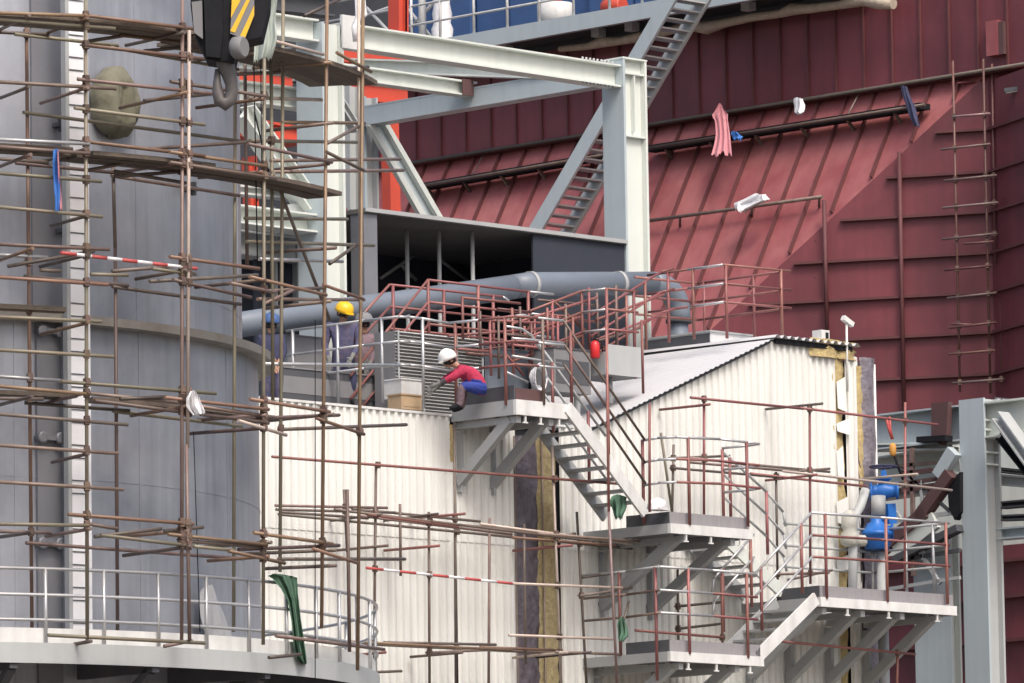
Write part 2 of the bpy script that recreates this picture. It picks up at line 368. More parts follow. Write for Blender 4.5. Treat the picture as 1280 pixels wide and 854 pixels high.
posts = [Cp(RR)(x, 760) for x in (-14, 57, 130, 198, 258, 311, 358, 395, 424, 446, 462)]
angs = [bang(p) for p in posts]; st = angs[-1] - angs[-2]
for a in angs + [A0 + .3, A1 - .25, A1 - .5, A1 - .75]:
    part('post', 'galv', wk, [(TC.x + RR * math.cos(a), TC.y + RR * math.sin(a), zd - .16), (TC.x + RR * math.cos(a), TC.y + RR * math.sin(a), zr)], .022)
for k in range(12):
    a = A0 + (A1 - A0) * (k + .5) / 12
    c_, s_ = math.cos(a), math.sin(a)
    b = MB(); b.bar((TC.x + RLO * c_, TC.y + RLO * s_, zd - .17), (TC.x + RR * c_, TC.y + RR * s_, zd - .17), .1, .2); b.bar((TC.x + RLO * c_, TC.y + RLO * s_, zd - 1.1), (TC.x + (RR - .1) * c_, TC.y + (RR - .1) * s_, zd - .25), .1, .1)
    b.build('bracket', 'dark_steel', wk)
# ================================================================== scaffolding round the tank
RO, RI = 752 / PPM, 660 / PPM
SO, SI = Cp(RO), Cp(RI)
SF = {'o': Cp(RO), 'l': Cp(RO + .05), 'i': Cp(RI), 'm': Cp(RI + .05), 'n': Cp(RI + .45), 'k': Cp(RO - .05)}
ups = [(107, -20, 109, 800, 'g', 'o'), (228, -20, 227, 800, 'r', 'o'), (236.5, 38, 234.5, 560, 'w', 'l'), (233, 556, 237, 801, 'r', 'l'),
       (330.5, -20, 329, 806, 'g', 'o'), (33, 28, 40, 790, 'o', 'i'), (141, 200, 144, 310, 'd', 'i'), (144, 310, 147, 795, 'r', 'i'),
       (294, 62, 292, 790, 'g', 'i'), (306, 72, 309, 335, 'r', 'i'), (339, 76, 341, 500, 'g', 'n'), (354, -20, 350, 715, 'g', 'n'),
       (409, -20, 402, 785, 'o', 'o'), (448, -20, 451, 395, 'w', 'k'), (454, -20, 447, 838, 'o', 'o'), (434, 612, 437, 815, 'r', 'k')]
legs = [(-10, 16, 112, 20, 'o', 'l'), (104, 19, 242, 36, 'o', 'l'), (-10, 24, 144, 36, 'g', 'o'), (110, 57, 256, 74, 'o', 'l'), (-10, 40, 61, 43, 'd', 'm'),
        (108, 52, 185, 40, 'd', 'n'), (150, 44, 228, 53, 'o', 'n'), (180, 64, 232, 59, 'd', 'n'),
        (-10, 102, 145, 111, 'r', 'l'), (97, 99, 272, 118, 'r', 'l'), (213, 102, 330, 120, 'r', 'k'), (180, 126, 270, 117, 'd', 'n'), (93, 135, 256, 156, 'g', 'l'),
        (-10, 174, 112, 180, 'y', 'l'), (-10, 183, 112, 192, 'r', 'l'), (106, 177, 256, 195, 'o', 'l'), (212, 190, 334, 208, 'o', 'l'), (212, 203, 345, 223, 'r', 'l'), (-10, 198, 60, 203, 'd', 'm'),
        (110, 213, 162, 203, 'd', 'n'), (143, 214, 232, 229, 'd', 'n'), (186, 186, 338, 176, 'r', 'n'), (142, 221, 262, 212, 'd', 'n'),
        (-10, 216, 127, 227, 'g', 'l'), (-10, 258, 128, 271, 'g', 'l'), (-10, 305, 137, 312, 'r', 'l'), (-10, 318, 60, 322, 'y', 'm'), (10, 333, 118, 314, 'd', 'n'), (50, 338, 76, 339, 'd', 'n'),
        (76, 316, 246, 336, 's', 'l'), (-10, 346, 135, 356, 'o', 'l'), (-10, 386, 80, 390, 'd', 'm'), (-10, 396, 127, 402, 'g', 'l'), (113, 343, 160, 344, 'g', 'n'), (140, 339, 232, 332, 'd', 'n'),
        (212, 321, 324, 336, 'o', 'l'), (187, 352, 322, 344, 'd', 'n'), (216, 350, 314, 372, 'r', 'l'), (288, 354, 345, 366, 'r', 'l'), (190, 336, 245, 343, 'g', 'o'),
        (-10, 437, 142, 446, 'g', 'l'), (-10, 470, 76, 476, 'y', 'm'), (76, 477, 270, 492, 'g', 'l'), (-10, 482, 112, 493, 'o', 'l'), (112, 492, 240, 505, 'r', 'n'), (118, 501, 336, 529, 'r', 'l'), (150, 499, 208, 496, 'd', 'n'), (206, 497, 336, 512, 'o', 'l'), (250, 508, 345, 522, 'r', 'o'),
        (-10, 498, 54, 499, 'd', 'n'), (-10, 517, 160, 531, 'd', 'l'), (-10, 556, 148, 567, 'r', 'l'), (-10, 602, 154, 612, 'r', 'l'),
        (312, 499, 412, 515, 'o', 'l'), (296, 524, 424, 519, 'r', 'k'), (298, 526, 358, 544, 'w', 'l'), (350, 537, 508, 531, 'd', 'n'), (396, 523, 455, 543, 'o', 'l'),
        (-10, 655, 112, 657, 'g', 'l'), (-10, 664, 64, 666, 'd', 'm'), (85, 643, 242, 655, 'o', 'l'), (110, 655, 147, 661, 'r', 'n'), (118, 671, 202, 661, 'd', 'n'), (126, 669, 242, 683, 'g', 'l'), (232, 682, 292, 688, 'g', 'o'), (205, 664, 254, 659, 'd', 'k'), (210, 668, 334, 681, 'o', 'l'), (228, 676, 330, 684, 'r', 'o'),
        (317, 666, 416, 680, 'o', 'l'), (286, 689, 356, 704, 'o', 'l'), (298, 687, 424, 682, 'r', 'k'), (348, 699, 506, 699, 'd', 'n'), (391, 686, 447, 704, 'o', 'l'), (60, 794, 256, 804, 'g', 'l'), (205, 808, 240, 801, 'r', 'o'),
        (345, 795, 480, 812, 'r', 'k'), (336, 822, 376, 818, 'd', 'k'),
        # tower at the right limb
        (330, 48, 404, 68, 'w', 'l'), (421, 66, 464, 90, 'o', 'l'), (296, 93, 456, 86, 'd', 'n'), (288, 113, 332, 121, 'r', 'l'), (310, 122, 402, 125, 'w', 'n'), (352, 153, 456, 154, 'o', 'n'), (312, 176, 448, 178, 'g', 'n'), (310, 180, 415, 203, 'r', 'l'), (338, 201, 500, 199, 'r', 'n'), (338, 215, 504, 213, 'r', 'n'), (408, 190, 454, 213, 'r', 'l'), (408, 180, 448, 158, 'd', 'k'),
        (306, 273, 434, 274, 'g', 'n'), (308, 302, 467, 307, 'g', 'n'), (324, 324, 428, 327, 'y', 'n'), (412, 330, 446, 306, 'd', 'k'), (312, 346, 408, 369, 'o', 'l'), (322, 374, 455, 375, 'r', 'n'), (404, 356, 454, 374, 'o', 'l'), (340, 212, 412, 400, 'd', 'n'), (330, 455, 500, 457, 'y', 'n'), (330, 364, 404, 360, 'r', 'n'), (392, 88, 460, 84, 'd', 'n'), (380, 20, 440, -8, 'd', 'k'), (330, 380, 366, 363, 'r', 'n')]
tsc = scaffold('tall rusty tube scaffold with plank lifts wrapped around the grey tank', SF, ups, legs, (TC.x, TC.y, 0))
def plank_ring(px0, px1, z, r0, r1, n, th=.05):
    a0, a1 = bang(Cp(r1)(px0, 300)), bang(Cp(r1)(px1, 300))
    if a0 > a1: a0, a1 = a1, a0
    w = (r1 - r0) / n
    for i in range(n):
        ring(MB(), r0 + i * w + .008, r0 + (i + 1) * w - .008, z + random.uniform(-.008, .008), z + th, a0 - random.uniform(0, .03), a1 + random.uniform(0, .03), 16).build('plank', 'plank', tsc)
zA = Cp(RO)(107, 24).z; zB = Cp(RO)(107, 186).z; zC = Cp(RO)(107, 487).z
plank_ring(-120, 258, zA - .03, RO - .62, RO - .02, 3)
plank_ring(262, 470, zA - .06, RO - .85, RO + .0, 4)
plank_ring(-120, 90, zB - .04, RO - .5, RO - .02, 2)
plank_ring(125, 262, zB - .06, RO - .62, RO - .02, 3)
plank_ring(258, 420, zB - .1, RO - .5, RO - .02, 2)
plank_ring(-120, 80, zC - .02, RI - .02, RI + .30, 1)
plank_ring(120, 300, zC - .05, RI + .1, RI + .3, 1)
plank_ring(-120, 78, Cp(RI)(30, 388).z, RI - .1, RI + .12, 1)
rp = thing('guy_wire', 'thin wires hanging straight down through the tank scaffold', 'wire', Cp(RO)(320, 330))
for (x1, y1, x2, y2), rr_ in (((317, 60, 322, 335), .008), ((326, 80, 330, 480), .007), ((242, 540, 250, 790), .006), ((394, 400, 394, 850), .006), ((318, 140, 336, 215), .01)):
    part('wire', 'black_paint', rp, [Cp(RO - .2)(x1, y1), Cp(RO - .2)(x2, y2)], rr_, 5)
# short radial tubes tying the outer and inner rows at every lift
for px, ys in ((107, (22, 108, 182, 266, 314, 400, 488, 564, 656, 798)), (228, (38, 115, 196, 334, 505, 656, 680)), (330, (60, 120, 208, 345, 512, 528, 672, 690)), (409, (72, 152, 202, 304, 374, 515, 680, 700)), (36, (18, 104, 190, 308, 490, 657))):
    a = bang(Cp(RO)(px, 300)) + random.uniform(-.012, .012); c_, s_ = math.cos(a), math.sin(a)
    for y in ys:
        z = Cp(RO)(px, y).z - .05; r0_ = RI - random.uniform(-.1, .25); r1_ = RO + random.uniform(.04, .13)
        part('transom_tube', random.choice(('rust', 'grimy', 'tan', 'rust')), tsc, [(TC.x + r0_ * c_, TC.y + r0_ * s_, z), (TC.x + r1_ * c_, TC.y + r1_ * s_, z + random.uniform(-.03, .03))], .0215)
for z, (pa, pb) in ((zA, (20, 150)), (zA - .05, (140, 300)), (zB, (20, 150)), (zB - .06, (140, 300)), (zB - 1.3, (30, 160)), (zB - 1.35, (140, 300)), (zC, (30, 160)), (zC - .04, (140, 300)), (zC - 1.6, (30, 300)), (zA - .9, (30, 300))):
    p_, q_ = Cp(RI + .06)(pa, 300), Cp(RI + .06)(pb, 300); p_.z = z - .08; q_.z = z - .1
    part('ledger_tube', random.choice(('grimy', 'rust', 'olive')), tsc, [p_, q_], .0215)
# hanging bits on that scaffold
S = Cp(RO + .10)
def cloth(name, m, label, cat, pts, S, th=.05, folds=3, seed=1, smat=None, sag=.03):
    """a hanging cloth: pts is a list of (xl, xr, y) rows down the picture"""
    rnd = random.Random(seed); rows = []
    ph = rnd.uniform(0, 6)
    for side in (0, 1):
        pass
    fr = []; bk = []
    # denser rows
    den = []
    for (a, b_, y), (a2, b2, y2) in zip(pts, pts[1:]):
        for k in range(4): den.append((a + (a2 - a) * k / 4, b_ + (b2 - b_) * k / 4, y + (y2 - y) * k / 4))
    den.append(pts[-1])
    mb = MB(); nc = 22
    for i, (a, b_, y) in enumerate(den):
        q = i / (len(den) - 1); row = []; rb = []
        for j in range(nc):
            s = j / (nc - 1); jag = (rnd.uniform(-3.5, 3.5) * min(1, (b_ - a) / 14) if i == len(den) - 1 else 0); wob = math.sin(q * 9 + ph) * (b_ - a) * .05; p = S(a + (b_ - a) * s + wob, y + jag + math.sin(s * 5 + ph) * (b_ - a) * .07)
            n = (CAM - p); n.z = 0; n.normalize()
            off = th * (math.sin(s * math.pi) * .8 + .8 * math.sin(s * folds * 6.28 + ph + q * 1.2) * (.4 + q) + .35 * math.sin(s * folds * 15 + q * 5 + ph)) + sag * math.sin(q * 7 + s * 3)
            row.append(p + n * off); rb.append(p + n * (off - th * .9 * math.sin(s * math.pi) - .006))
        fr.append(row); bk.append(rb)
    mb.sheet(fr); mb.sheet(bk)
    return one(mb, name, m, label, cat)
cloth('cloth_strip', 'blue_cloth', 'bright blue cloth strip hanging from the scaffold left of the bright tray', 'cloth', [(66, 73, 187), (66, 74, 205), (68, 75, 240), (69, 75, 264)], S, .02, 1)
cloth('cord', 'pink_cloth', 'thin pink cord dangling beside the blue cloth strip', 'cord', [(71.5, 73, 188), (73, 75, 225), (75, 78, 262)], Cp(RO + .13), .008, 1)
cloth('plastic_bag', 'white_plastic', 'white plastic bag tied to the double scaffold pole in front of the grey tank', 'bag', [(238, 244, 489), (233, 249, 497), (234, 254, 508), (240, 256, 518), (248, 254, 519)], Cp(RO + .1), .05, 2)
cloth('tarpaulin', 'green_cloth', 'dark green tarpaulin slung over the curved guard rail', 'tarpaulin', [(333, 348, 719), (340, 371, 722), (352, 373, 735), (360, 374, 750), (364, 376, 775), (366, 380, 805), (370, 383, 822), (378, 384, 830)], Cp(RR + .06), .07, 2, 3)
# crane hook block hanging over the tank scaffold
S = Dp(69)
blk = thing('crane_hook_block', 'black crane hook block with yellow striped plate hanging above the scaffold', 'crane hook', S(278, 135))
def slab(poly, S, d0, d1):   # polygon in the picture plane at S, given depth along the view
    b = MB(); return b.prism([S(*p) + FW * d0 for p in poly], FW * (d1 - d0))
slab([(240, -30), (338, -30), (336, 8), (327, 46), (300, 52), (292, 78), (258, 74), (250, 58), (242, 40), (238, 5)], S, 0, .5).build('cheek_body', 'black_paint', blk)
slab([(255, -10), (278, -10), (279, 44), (276, 74), (258, 72)], S, -.09, -.002).build('centre_plate', 'black_paint', blk)
slab([(240, 4), (253, 2), (254, 50), (243, 42)], S, -.07, -.002).build('side_plate', 'deck_grey', blk)
hz = MB(); q0 = S(0, 0)
plate = [(291, -6), (318, -6), (318, 20), (306, 50), (288, 43)]
slab(plate, S, -.05, -.002).build('hazard_plate', 'deck_grey', blk)
def st(poly):
    return slab(poly, S, -.058, -.051)
for poly in ([(290, 0), (297, -6), (305, -6), (289, 24)], [(312, -6), (316, -6), (294, 42), (288, 40)], [(318, 8), (318, 20), (306, 50), (300, 47)]):
    st(poly).build('stripe', 'yellow', blk)
c = S(298, 62); b = MB(); b.lathe(c - FW * .10 - RT * .05, [(.10, 0), (.12, .02), (.12, .12), (.10, .14)], 24, (RT - FW * .5)); b.build('sheave', 'deck_grey', blk)
pts = [S(x, y) + FW * .15 for x, y in ((279, 60), (281, 78), (285.5, 90), (288.5, 102), (289, 113), (286.5, 122), (280.5, 127), (274.5, 123), (271.5, 113), (270.5, 101), (271, 84))]
b = MB(); b.tube(pts, .05, 12, rr=[.10, .10, .085, .07, .068, .075, .082, .078, .064, .045, .028]); b.build('hook', 'hook_steel', blk)
for x in (262, 270, 300, 312):
    part('wire_rope', 'dark_steel', blk, [S(x, -20) + FW * .2, S(x, -260) + FW * .2], .014, 6)
cloth('cloth_sheet', 'pale_sheet', 'pale greenish sheet hanging behind the yellow striped plate', 'sheet', [(317, 346, -10), (317, 346, 20), (316, 345, 50), (318, 340, 76)], Dp(73.5), .05, 2, 8)
# ================================================================== corrugated building
W0 = Yp(0)
xw = lambda px, py=520: W0(px, py).x
zt = W0(445, 509).z                       # flat top of the low part
XS, ZS = W0(737, 540).x, zt
XT, ZT = W0(960, 427).x, W0(960, 427).z
XE = xw(1043)
def topz(x):
    if x <= XS: return zt
    if x < XT: return ZS + (ZT - ZS) * (x - XS) / (XT - XS)
    return ZT
bld = thing('corrugated_building', 'cream corrugated metal building with a stepped sloping roof, sheets missing in strips', 'building', (2, 2, 0))
def sheetwall(x0, x1, y=0., zb=0.05, top=topz, name='wall_sheet', m='cream', dz=0):
    P = [(0, 0), (.07, 0), (.084, -.040), (.140, -.040)]; per = .156; xs = []
    n = int(math.floor(x0 / per)) - 1
    pts = []
    while n * per < x1 + per:
        for a, b_ in P: pts.append((n * per + a, b_))
        n += 1
    pl = [p for p in pts if x0 < p[0] < x1]
    pl = [(x0, 0)] + pl + [(x1, 0)]
    for sp in (XS, XT):
        if x0 < sp < x1: pl.append((sp, 0.0))
    pl.sort()
    b = MB(); o = 0
    for x, d in pl:
        b.v.append(V((x, y + d, zb))); b.v.append(V((x, y + d, top(x) + dz)))
    for i in range(len(pl) - 1):
        b.f.append([2 * i, 2 * i + 2, 2 * i + 3, 2 * i + 1]); b.m.append(0); b.sm.append(False)
    return b.build(name, m, bld)
x330, x563, x569, x643, x698 = xw(318), xw(562), xw(569), xw(643), xw(698)
zlap = W0(500, 672).z
for a_, b__ in ((x330 - 3, x563), (x569, x643), (x698, xw(812)), (xw(812) + .004, XE)):
    sheetwall(a_, b__, .012, .05, lambda x: min(topz(x), zlap + .08)); sheetwall(a_, b__, 0., zlap)
for a, b_ in ((x330 - 3, x563), (x569, x643), (x698, XS)):
    MB().box(a, b_, -.05, .06, zt - .015, zt + .022).build('top_flashing', 'steel_white', bld)
yb = .11
MB().box(x330 - 3, XE + .9, yb + .06, 5.2, 0.02, zt - .06).build('inner_body', 'dark_steel', bld)
MB().prism([(XS, yb + .02, zt - .06), (XE + .9, yb + .02, zt - .06), (XE + .9, yb + .02, ZT - .16), (XT, yb + .02, ZT - .16)], (0, 3.1, 0)).build('raised_body', 'dark_steel', bld)
def strip(pa, pb, ya, yb2, y, m, name, seed=0, rag=.02):
    """ragged vertical strip of lining in a gap of the wall"""
    rnd = random.Random(seed); xa, xb = xw(pa, (ya + yb2) / 2), xw(pb, (ya + yb2) / 2)
    z1, z0 = W0((pa + pb) / 2, ya).z, (W0((pa + pb) / 2, yb2).z if yb2 < 860 else .1); n = max(6, int((z1 - z0) / .16)); rows = []
    for i in range(n + 1):
        z = z1 + (z0 - z1) * i / n; row = []
        for j in range(6):
            s = j / 5; row.append((xa + (xb - xa) * s + (rnd.uniform(-rag, rag) if j in (0, 5) else 0), y - .045 * math.sin(s * math.pi) + rnd.uniform(-.02, .02), z))
        rows.append(row)
    b = MB(); b.sheet(rows)
    return b.build(name, m, bld)
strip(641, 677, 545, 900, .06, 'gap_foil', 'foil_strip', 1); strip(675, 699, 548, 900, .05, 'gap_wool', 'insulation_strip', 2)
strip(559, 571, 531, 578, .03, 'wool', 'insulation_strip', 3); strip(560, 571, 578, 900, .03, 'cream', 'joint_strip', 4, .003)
for x in (641.5, 676): part('edge_strip', 'rust', bld, [W0(x, 545) + V((0, -.02, 0)), (xw(x), -.02, .1)], .014, 6)
# right-hand end: open lining, spare sheets and foil
strip(1041, 1060, 437, 900, .04, 'wool', 'insulation_strip', 5, .03)
for i, (ya, y2, xr_) in enumerate(((478, 512, 1053), (530, 541, 1057), (565, 596, 1050), (628, 655, 1056), (700, 712, 1058))):
    a, b_ = W0(1043, ya), W0(xr_, y2); MB().hexa([(a.x, -.07, b_.z), (b_.x, -.10, b_.z - .05), (b_.x, -.09, b_.z - .05), (a.x, -.06, b_.z), (a.x, -.05, a.z), (b_.x + .02, -.06, a.z + .1), (b_.x + .02, -.05, a.z + .1), (a.x, -.04, a.z)]).build('torn_sheet', 'cream', bld)
sheetwall(xw(1057), xw(1073), .0, .05, lambda x: W0(1065, 446).z, 'wall_sheet')
strip(1069, 1080, 458, 610, .02, 'wool', 'insulation_strip', 6); strip(1069, 1080, 560, 860, .03, 'brown_red', 'lining_strip', 7)
strip(1080, 1097, 448, 900, .0, 'foil', 'foil_strip', 8, .01)
part('edge_strip', 'steel_white', bld, [(xw(1096, 600), 0, W0(1094, 456).z), (xw(1096, 600), 0, .1)], .022, 6)
strip(1010, 1044, 424, 447, -.05, 'wool', 'insulation_strip', 9, .05)
strip(1044, 1066, 428, 450, -.03, 'wool', 'insulation_strip', 10, .05)
# sloping corrugated roof sheet, flat top sheet with its saw-tooth edge
sl = V((XT - XS, 0, ZT - ZS)); L_ = sl.length; u = sl.normalized(); nrm = V((-u.z, 0, u.x))
b = MB(); n = int(L_ / .13)
for i in range(n * 4 + 1):
    t = i / 4 * L_ / n; h = (.0, .016, .016, 0)[i % 4]
    p = V((XS, 0, ZS)) + u * t + nrm * (.03 + h)
    b.v += [p + V((0, -.14, 0)), p + V((0, 3.1, 0))]
for i in range(n * 4): b.f.append([2 * i, 2 * i + 1, 2 * i + 3, 2 * i + 2]); b.m.append(0); b.sm.append(False)
b.build('sloping_roof', 'roof_sheet', bld)
MB().prism([(XS, -.06, ZS - .03), (XT, -.06, ZT - .03), (XT, -.06, ZT + .02), (XS, -.06, ZS + .02)], (0, .04, 0)).build('roof_edge', 'dark_steel', bld)
b = MB(); x0, x1 = XT, xw(1068, 431); n = int((x1 - x0) / .17)
for i in range(n * 4 + 1):
    x = x0 + (x1 - x0) * i / (n * 4); z = ZT + .055 + (0, .05, .05, 0)[i % 4]
    b.v += [V((x, -.16, z)), V((x, 3.1, z + .02))]
for i in range(n * 4): b.f.append([2 * i, 2 * i + 1, 2 * i + 3, 2 * i + 2]); b.m.append(0); b.sm.append(False)
b.build('top_roof', 'roof_sheet', bld)
MB().box(x0 + .1, x1 - .15, -.09, -.04, ZT - .03, ZT + .05).build('roof_edge', 'black_paint', bld)
MB().box(x330 - 3, XS, .07, 5.2, zt - .058, zt - .02).build('roof_deck', 'deck_grey', bld)
# dark grey curb box on the crest of the slope
cbx = thing('roof_curb', 'dark grey rectangular curb box on the crest of the sloping roof', 'roof curb', (XT - .9, .6, ZT))
X8 = XT + .06; y8 = Xp(X8)(888, 430).y
zc0 = ZT - .1; cy1 = Xp(X8)(806, 442).y
zc1 = Xp(X8)(888, 415).z
MB().box(X8, X8 + 1.0, y8, cy1, zc0, zc1).build('box_body', 'roof_sheet', cbx); MB().box(X8 - .012, X8, y8 + .01, cy1, zc0, zc1 - .02).build('side_panel', 'dark_steel', cbx)
MB().box(X8 - .03, X8 + 1.03, y8 - .03, cy1 + .03, zc1, zc1 + .03).build('rim', 'steel_mid', cbx)
# small things on the crest: camera pole and junction box
cm = thing('camera_pole', 'white pole with a small camera head standing at the roof crest', 'pole', W0(1053, 490))
part('pole', 'steel_white', cm, [W0(1054, 490) + V((0, -.09, 0)), W0(1053, 402) + V((0, -.09, 0))], .02)
a = W0(1053, 402) + V((0, -.09, 0)); MB().bar(a + V((-.09, 0, .05)), a + V((.12, -.02, -.06)), .08, .08).build('camera_head', 'steel_white', cm); MB().lathe(a + V((.12, -.02, -.06)), [(.03, 0), (.035, .02)], 12, (.9, -.1, -.5)).build('lens', 'black_paint', cm)
jb = thing('junction_box', 'small pale box with a dark opening on the roof crest beside the camera pole', 'box', W0(1035, 432))
a = W0(1035, 432); MB().box(a.x - .1, a.x + .1, .05, .25, a.z, a.z + .26).build('case', 'steel_white', jb); MB().box(a.x, a.x + .07, .042, .049, a.z + .12, a.z + .22).build('opening', 'black_paint', jb)
# ================================================================== railings, landings, stairs
def along(path, px):
    pr = [proj(p) for p in path]
    for (a, b_), (p, q) in zip(zip(path, path[1:]), zip(pr, pr[1:])):
        lo_, hi = min(p[0], q[0]), max(p[0], q[0])
        if lo_ - .6 <= px <= hi + .6 and hi - lo_ > .5: return a.lerp(b_, max(0, min(1, (px - p[0]) / (q[0] - p[0]))))
    return min(path, key=lambda t: abs(proj(t)[0] - px))
def railing(label, path, drops, posts, ph, rm='redtube', pm='redtube', r=.021, group=None, alt=None, pr_=.026, t=None, mid=None):
    path = [V(p) for p in path]
    t = t or thing('guard_rail', label, 'railing', path[0] - UP * ph, group)
    for k, dz in enumerate([0] + drops):
        for i in range(len(path) - 1):
            m = (alt if not (k and mid) else mid)[i % len(alt)] if alt else rm
            part('top_rail' if k == 0 else 'mid_rail', m, t, [path[i] - UP * dz, path[i + 1] - UP * dz], r)
    for px in posts:
        h = ph
        if isinstance(px, tuple): px, h = px
        p = along(path, px); part('post', pm, t, [p + UP * .01, p - UP * h], pr_)
    return t
def landing(label, pc, px_r, px_l, Yn, xl_up=0, toe=.20, th=.14, back=0.0, tname='stair_landing', toem='toe_grey', brack=(), under='steel_mid'):
    """pc: near corner pixel at deck level, px_r: right end, px_l: width back to the wall"""
    c = Yp(Yn)(*pc); xr = Yp(Yn)(px_r, pc[1] + 8).x; z = c.z
    t = thing(tname, label, 'landing', (c.x, Yn, z))
    MB().box(c.x + .06, xr - .002, Yn + .062, back, z - .03, z).build('deck', 'deck_grey', t)
    MB().box(c.x, xr, Yn, Yn + .06, z - th, z + .012).build('front_channel', 'steel_white', t)
    MB().box(c.x, c.x + .058, Yn + .062, back, z - th, z + .012).build('side_channel', 'steel_mid', t)
    MB().box(xr - .06, xr - .002, Yn + .062, back, z - th, z - .032).build('side_channel', 'steel_mid', t)
    if toe:
        MB().box(c.x + .07, xr, Yn + .075, Yn + .085, z + .014, z + toe).build('toe_board', toem, t)
        MB().box(c.x + .065, c.x + .075, Yn + .09, Yn + 1.0, z + .014, z + toe).build('toe_board', 'dark_steel', t)
    for f in (.2, .5, .86): x_ = c.x + (xr - c.x) * f; MB().bar((x_, Yn + .03, z - th - .1), (x_, Yn + .03, z - th - .002), .03, .03).build('clip', 'steel_white', t); MB().bar((x_ - .05, Yn + .03, z - th - .11), (x_ + .05, Yn + .03, z - th - .11), .03, .02).build('clip', 'steel_white', t)
    for f in brack:
        x = c.x + (xr - c.x) * f
        b = MB(); b.bar((x, back - .02, z - 1.15), (x, Yn + .25, z - th - .03), .12, .16); b.bar((x, back - .02, z - th - .06), (x, Yn + .08, z - th - .06), .1, .1); b.bar((x, back - .03, z - 1.3), (x, back - .03, z - th - .15), .14, .06)
        b.build('bracket', under, t)
    return t, c, xr, z
def stair(label, a, b_, Yn, Yf, n, nm='steel_white', fm='steel_mid', S=None):
    """near stringer from pixel a (top) to b_ (bottom) in the plane Y = Yn"""
    S = S or Yp(Yn); p, q = S(*a), S(*b_); sh = V((0, Yf - Yn, 0))
    t = thing('steel_stair', label, 'stair', q)
    MB().bar(p, q, .05, .2).build('stringer', nm, t); MB().bar(p + sh, q + sh, .05, .2).build('stringer', fm, t)
    dx = .12 if q.x > p.x else -.12
    for i in range(1, n):
        c = p.lerp(q, i / n); lo_, hi = min(0, sh.y), max(0, sh.y)
        MB().box(c.x - .12, c.x + .12, c.y + lo_ + .03, c.y + hi - .03, c.z - .03, c.z + .005).build('tread', 'steel_mid', t)
    return t, p, q
# landing 1 and stair 1
L1, c1, xr1, z1 = landing('grey landing under the crouching worker at the head of the long stair', (645, 500), 709, 0, -1.4, brack=(.12, .75), toe=0, th=.22)
MB().box(c1.x + .065, c1.x + .075, -1.3, -.02, z1 + .014, z1 + .24).build('toe_board', 'dark_steel', L1)
MB().box(c1.x + .08, xr1 - .45, -1.315, -1.305, z1 + .014, z1 + .2).build('toe_board', 'brown_red', L1)
p = V((c1.x, 0, z1))
stair('long grey stair from the crouching worker down to the middle landing', (709, 509), (807, 641), -1.4, -.55, 9)
S14 = Yp(-1.4)
railing('red handrail down the near side of the long stair', [S14(704, 401), S14(806, 550)], [.36, .68], [(713, 1.15), (759, 1.25)], 1.2, rm='rust')
S05 = Yp(-.55)
railing('red handrail down the wall side of the long stair', [S05(672, 428), S05(757, 545)], [.36, .68], [(690, 1.1), (735, 1.1)], 1.1, rm='steel_mid')
# deck-edge rail: along the deck, turning at the corner, up to landing 1
X50 = W0(500, 396).x
pth = [Xp(X50)(358, 414), Xp(X50)(455, 401), Xp(X50)(498, 396), W0(512, 396.5), W0(526, 398), W0(561, 404), Xp(c1.x)(590, 400), Xp(c1.x)(631, 393), S14(672, 397.5), S14(704, 401)]
pth[6] = V((c1.x, (-1.4) * .45, pth[5].z + .0)); pth[7] = V((c1.x, -1.4, S14(631, 394).z))
pth[6].z = (pth[5].z + pth[7].z) / 2
gz = ['galv', 'galv', 'galv', 'galv', 'galv', 'galv', 'redtube', 'redtube', 'galv', 'redtube'][:9]
railing('bare and red guard rail round the lower roof edge and crouching worker', pth, [.38, .74], [(366, 1.2), (422, 1.25), (477, 1.3)], 1.2, alt=gz, pm='galv')
for px, m, h in ((528, 'galv', 1.38), (569, 'redtube', 1.3), (631, 'redtube', 1.35), (678, 'rust', 1.33)):
    p = along(pth, px); part('post', m, bpy.data.objects['guard_rail.002'], [p, p - UP * h], .026)
# mid stair landing etc.
L2, c2, xr2, z2 = landing('middle stair landing with a white plastic bag at its corner', (838, 655), 941, 0, -1.9, brack=(.22, .8))
S2 = Yp(-1.9)
pth = [Xp(c2.x)(802, 551), Xp(c2.x)(822, 547.5), S2(845, 546.5), S2(900, 549), S2(934, 553), S2(949, 555), V((0, 0, 0)), V((0, 0, 0))]
e = S2(941, 556); pth[6] = V((e.x + .05, -1.75, e.z)); pth[7] = V((e.x, -1.25, e.z)); 
railing('red posted guard rail with a bare top tube around the middle stair landing', pth[:1] + pth[1:], [.34, .70], [(803, 1.3), (860, 1.36), (933, 1.33)], 1.3, alt=['galv'] * 7, mid=['galv', 'galv', 'redtube', 'redtube', 'redtube', 'galv', 'galv'])
part('post', 'redtube', bpy.data.objects['guard_rail.003'], [pth[7] - UP * .02, pth[7] - UP * 1.3], .026)
stair('short grey stair between the middle landing and the right landing', (905, 672), (977, 740), -.9, -.1, 6, nm='steel_light')
S09 = Yp(-.9)
railing('handrails of the short stair below the middle landing', [S09(905, 566), S09(958, 615), S09(979, 640), S09(982, 658)], [.36, .72], [(912, 1.0), (958, 1.0)], 1.0, rm='steel_mid')
L3, c3, xr3, z3 = landing('right stair landing beside the blue valves', (1026, 747), 1196, 0, -1.8, brack=(.05, .33, .62, .9), back=-.1)
S3 = Yp(-1.8)
pth = [S3(944, 717), S3(1014, 641), S3(1100, 647), S3(1186, 654)]
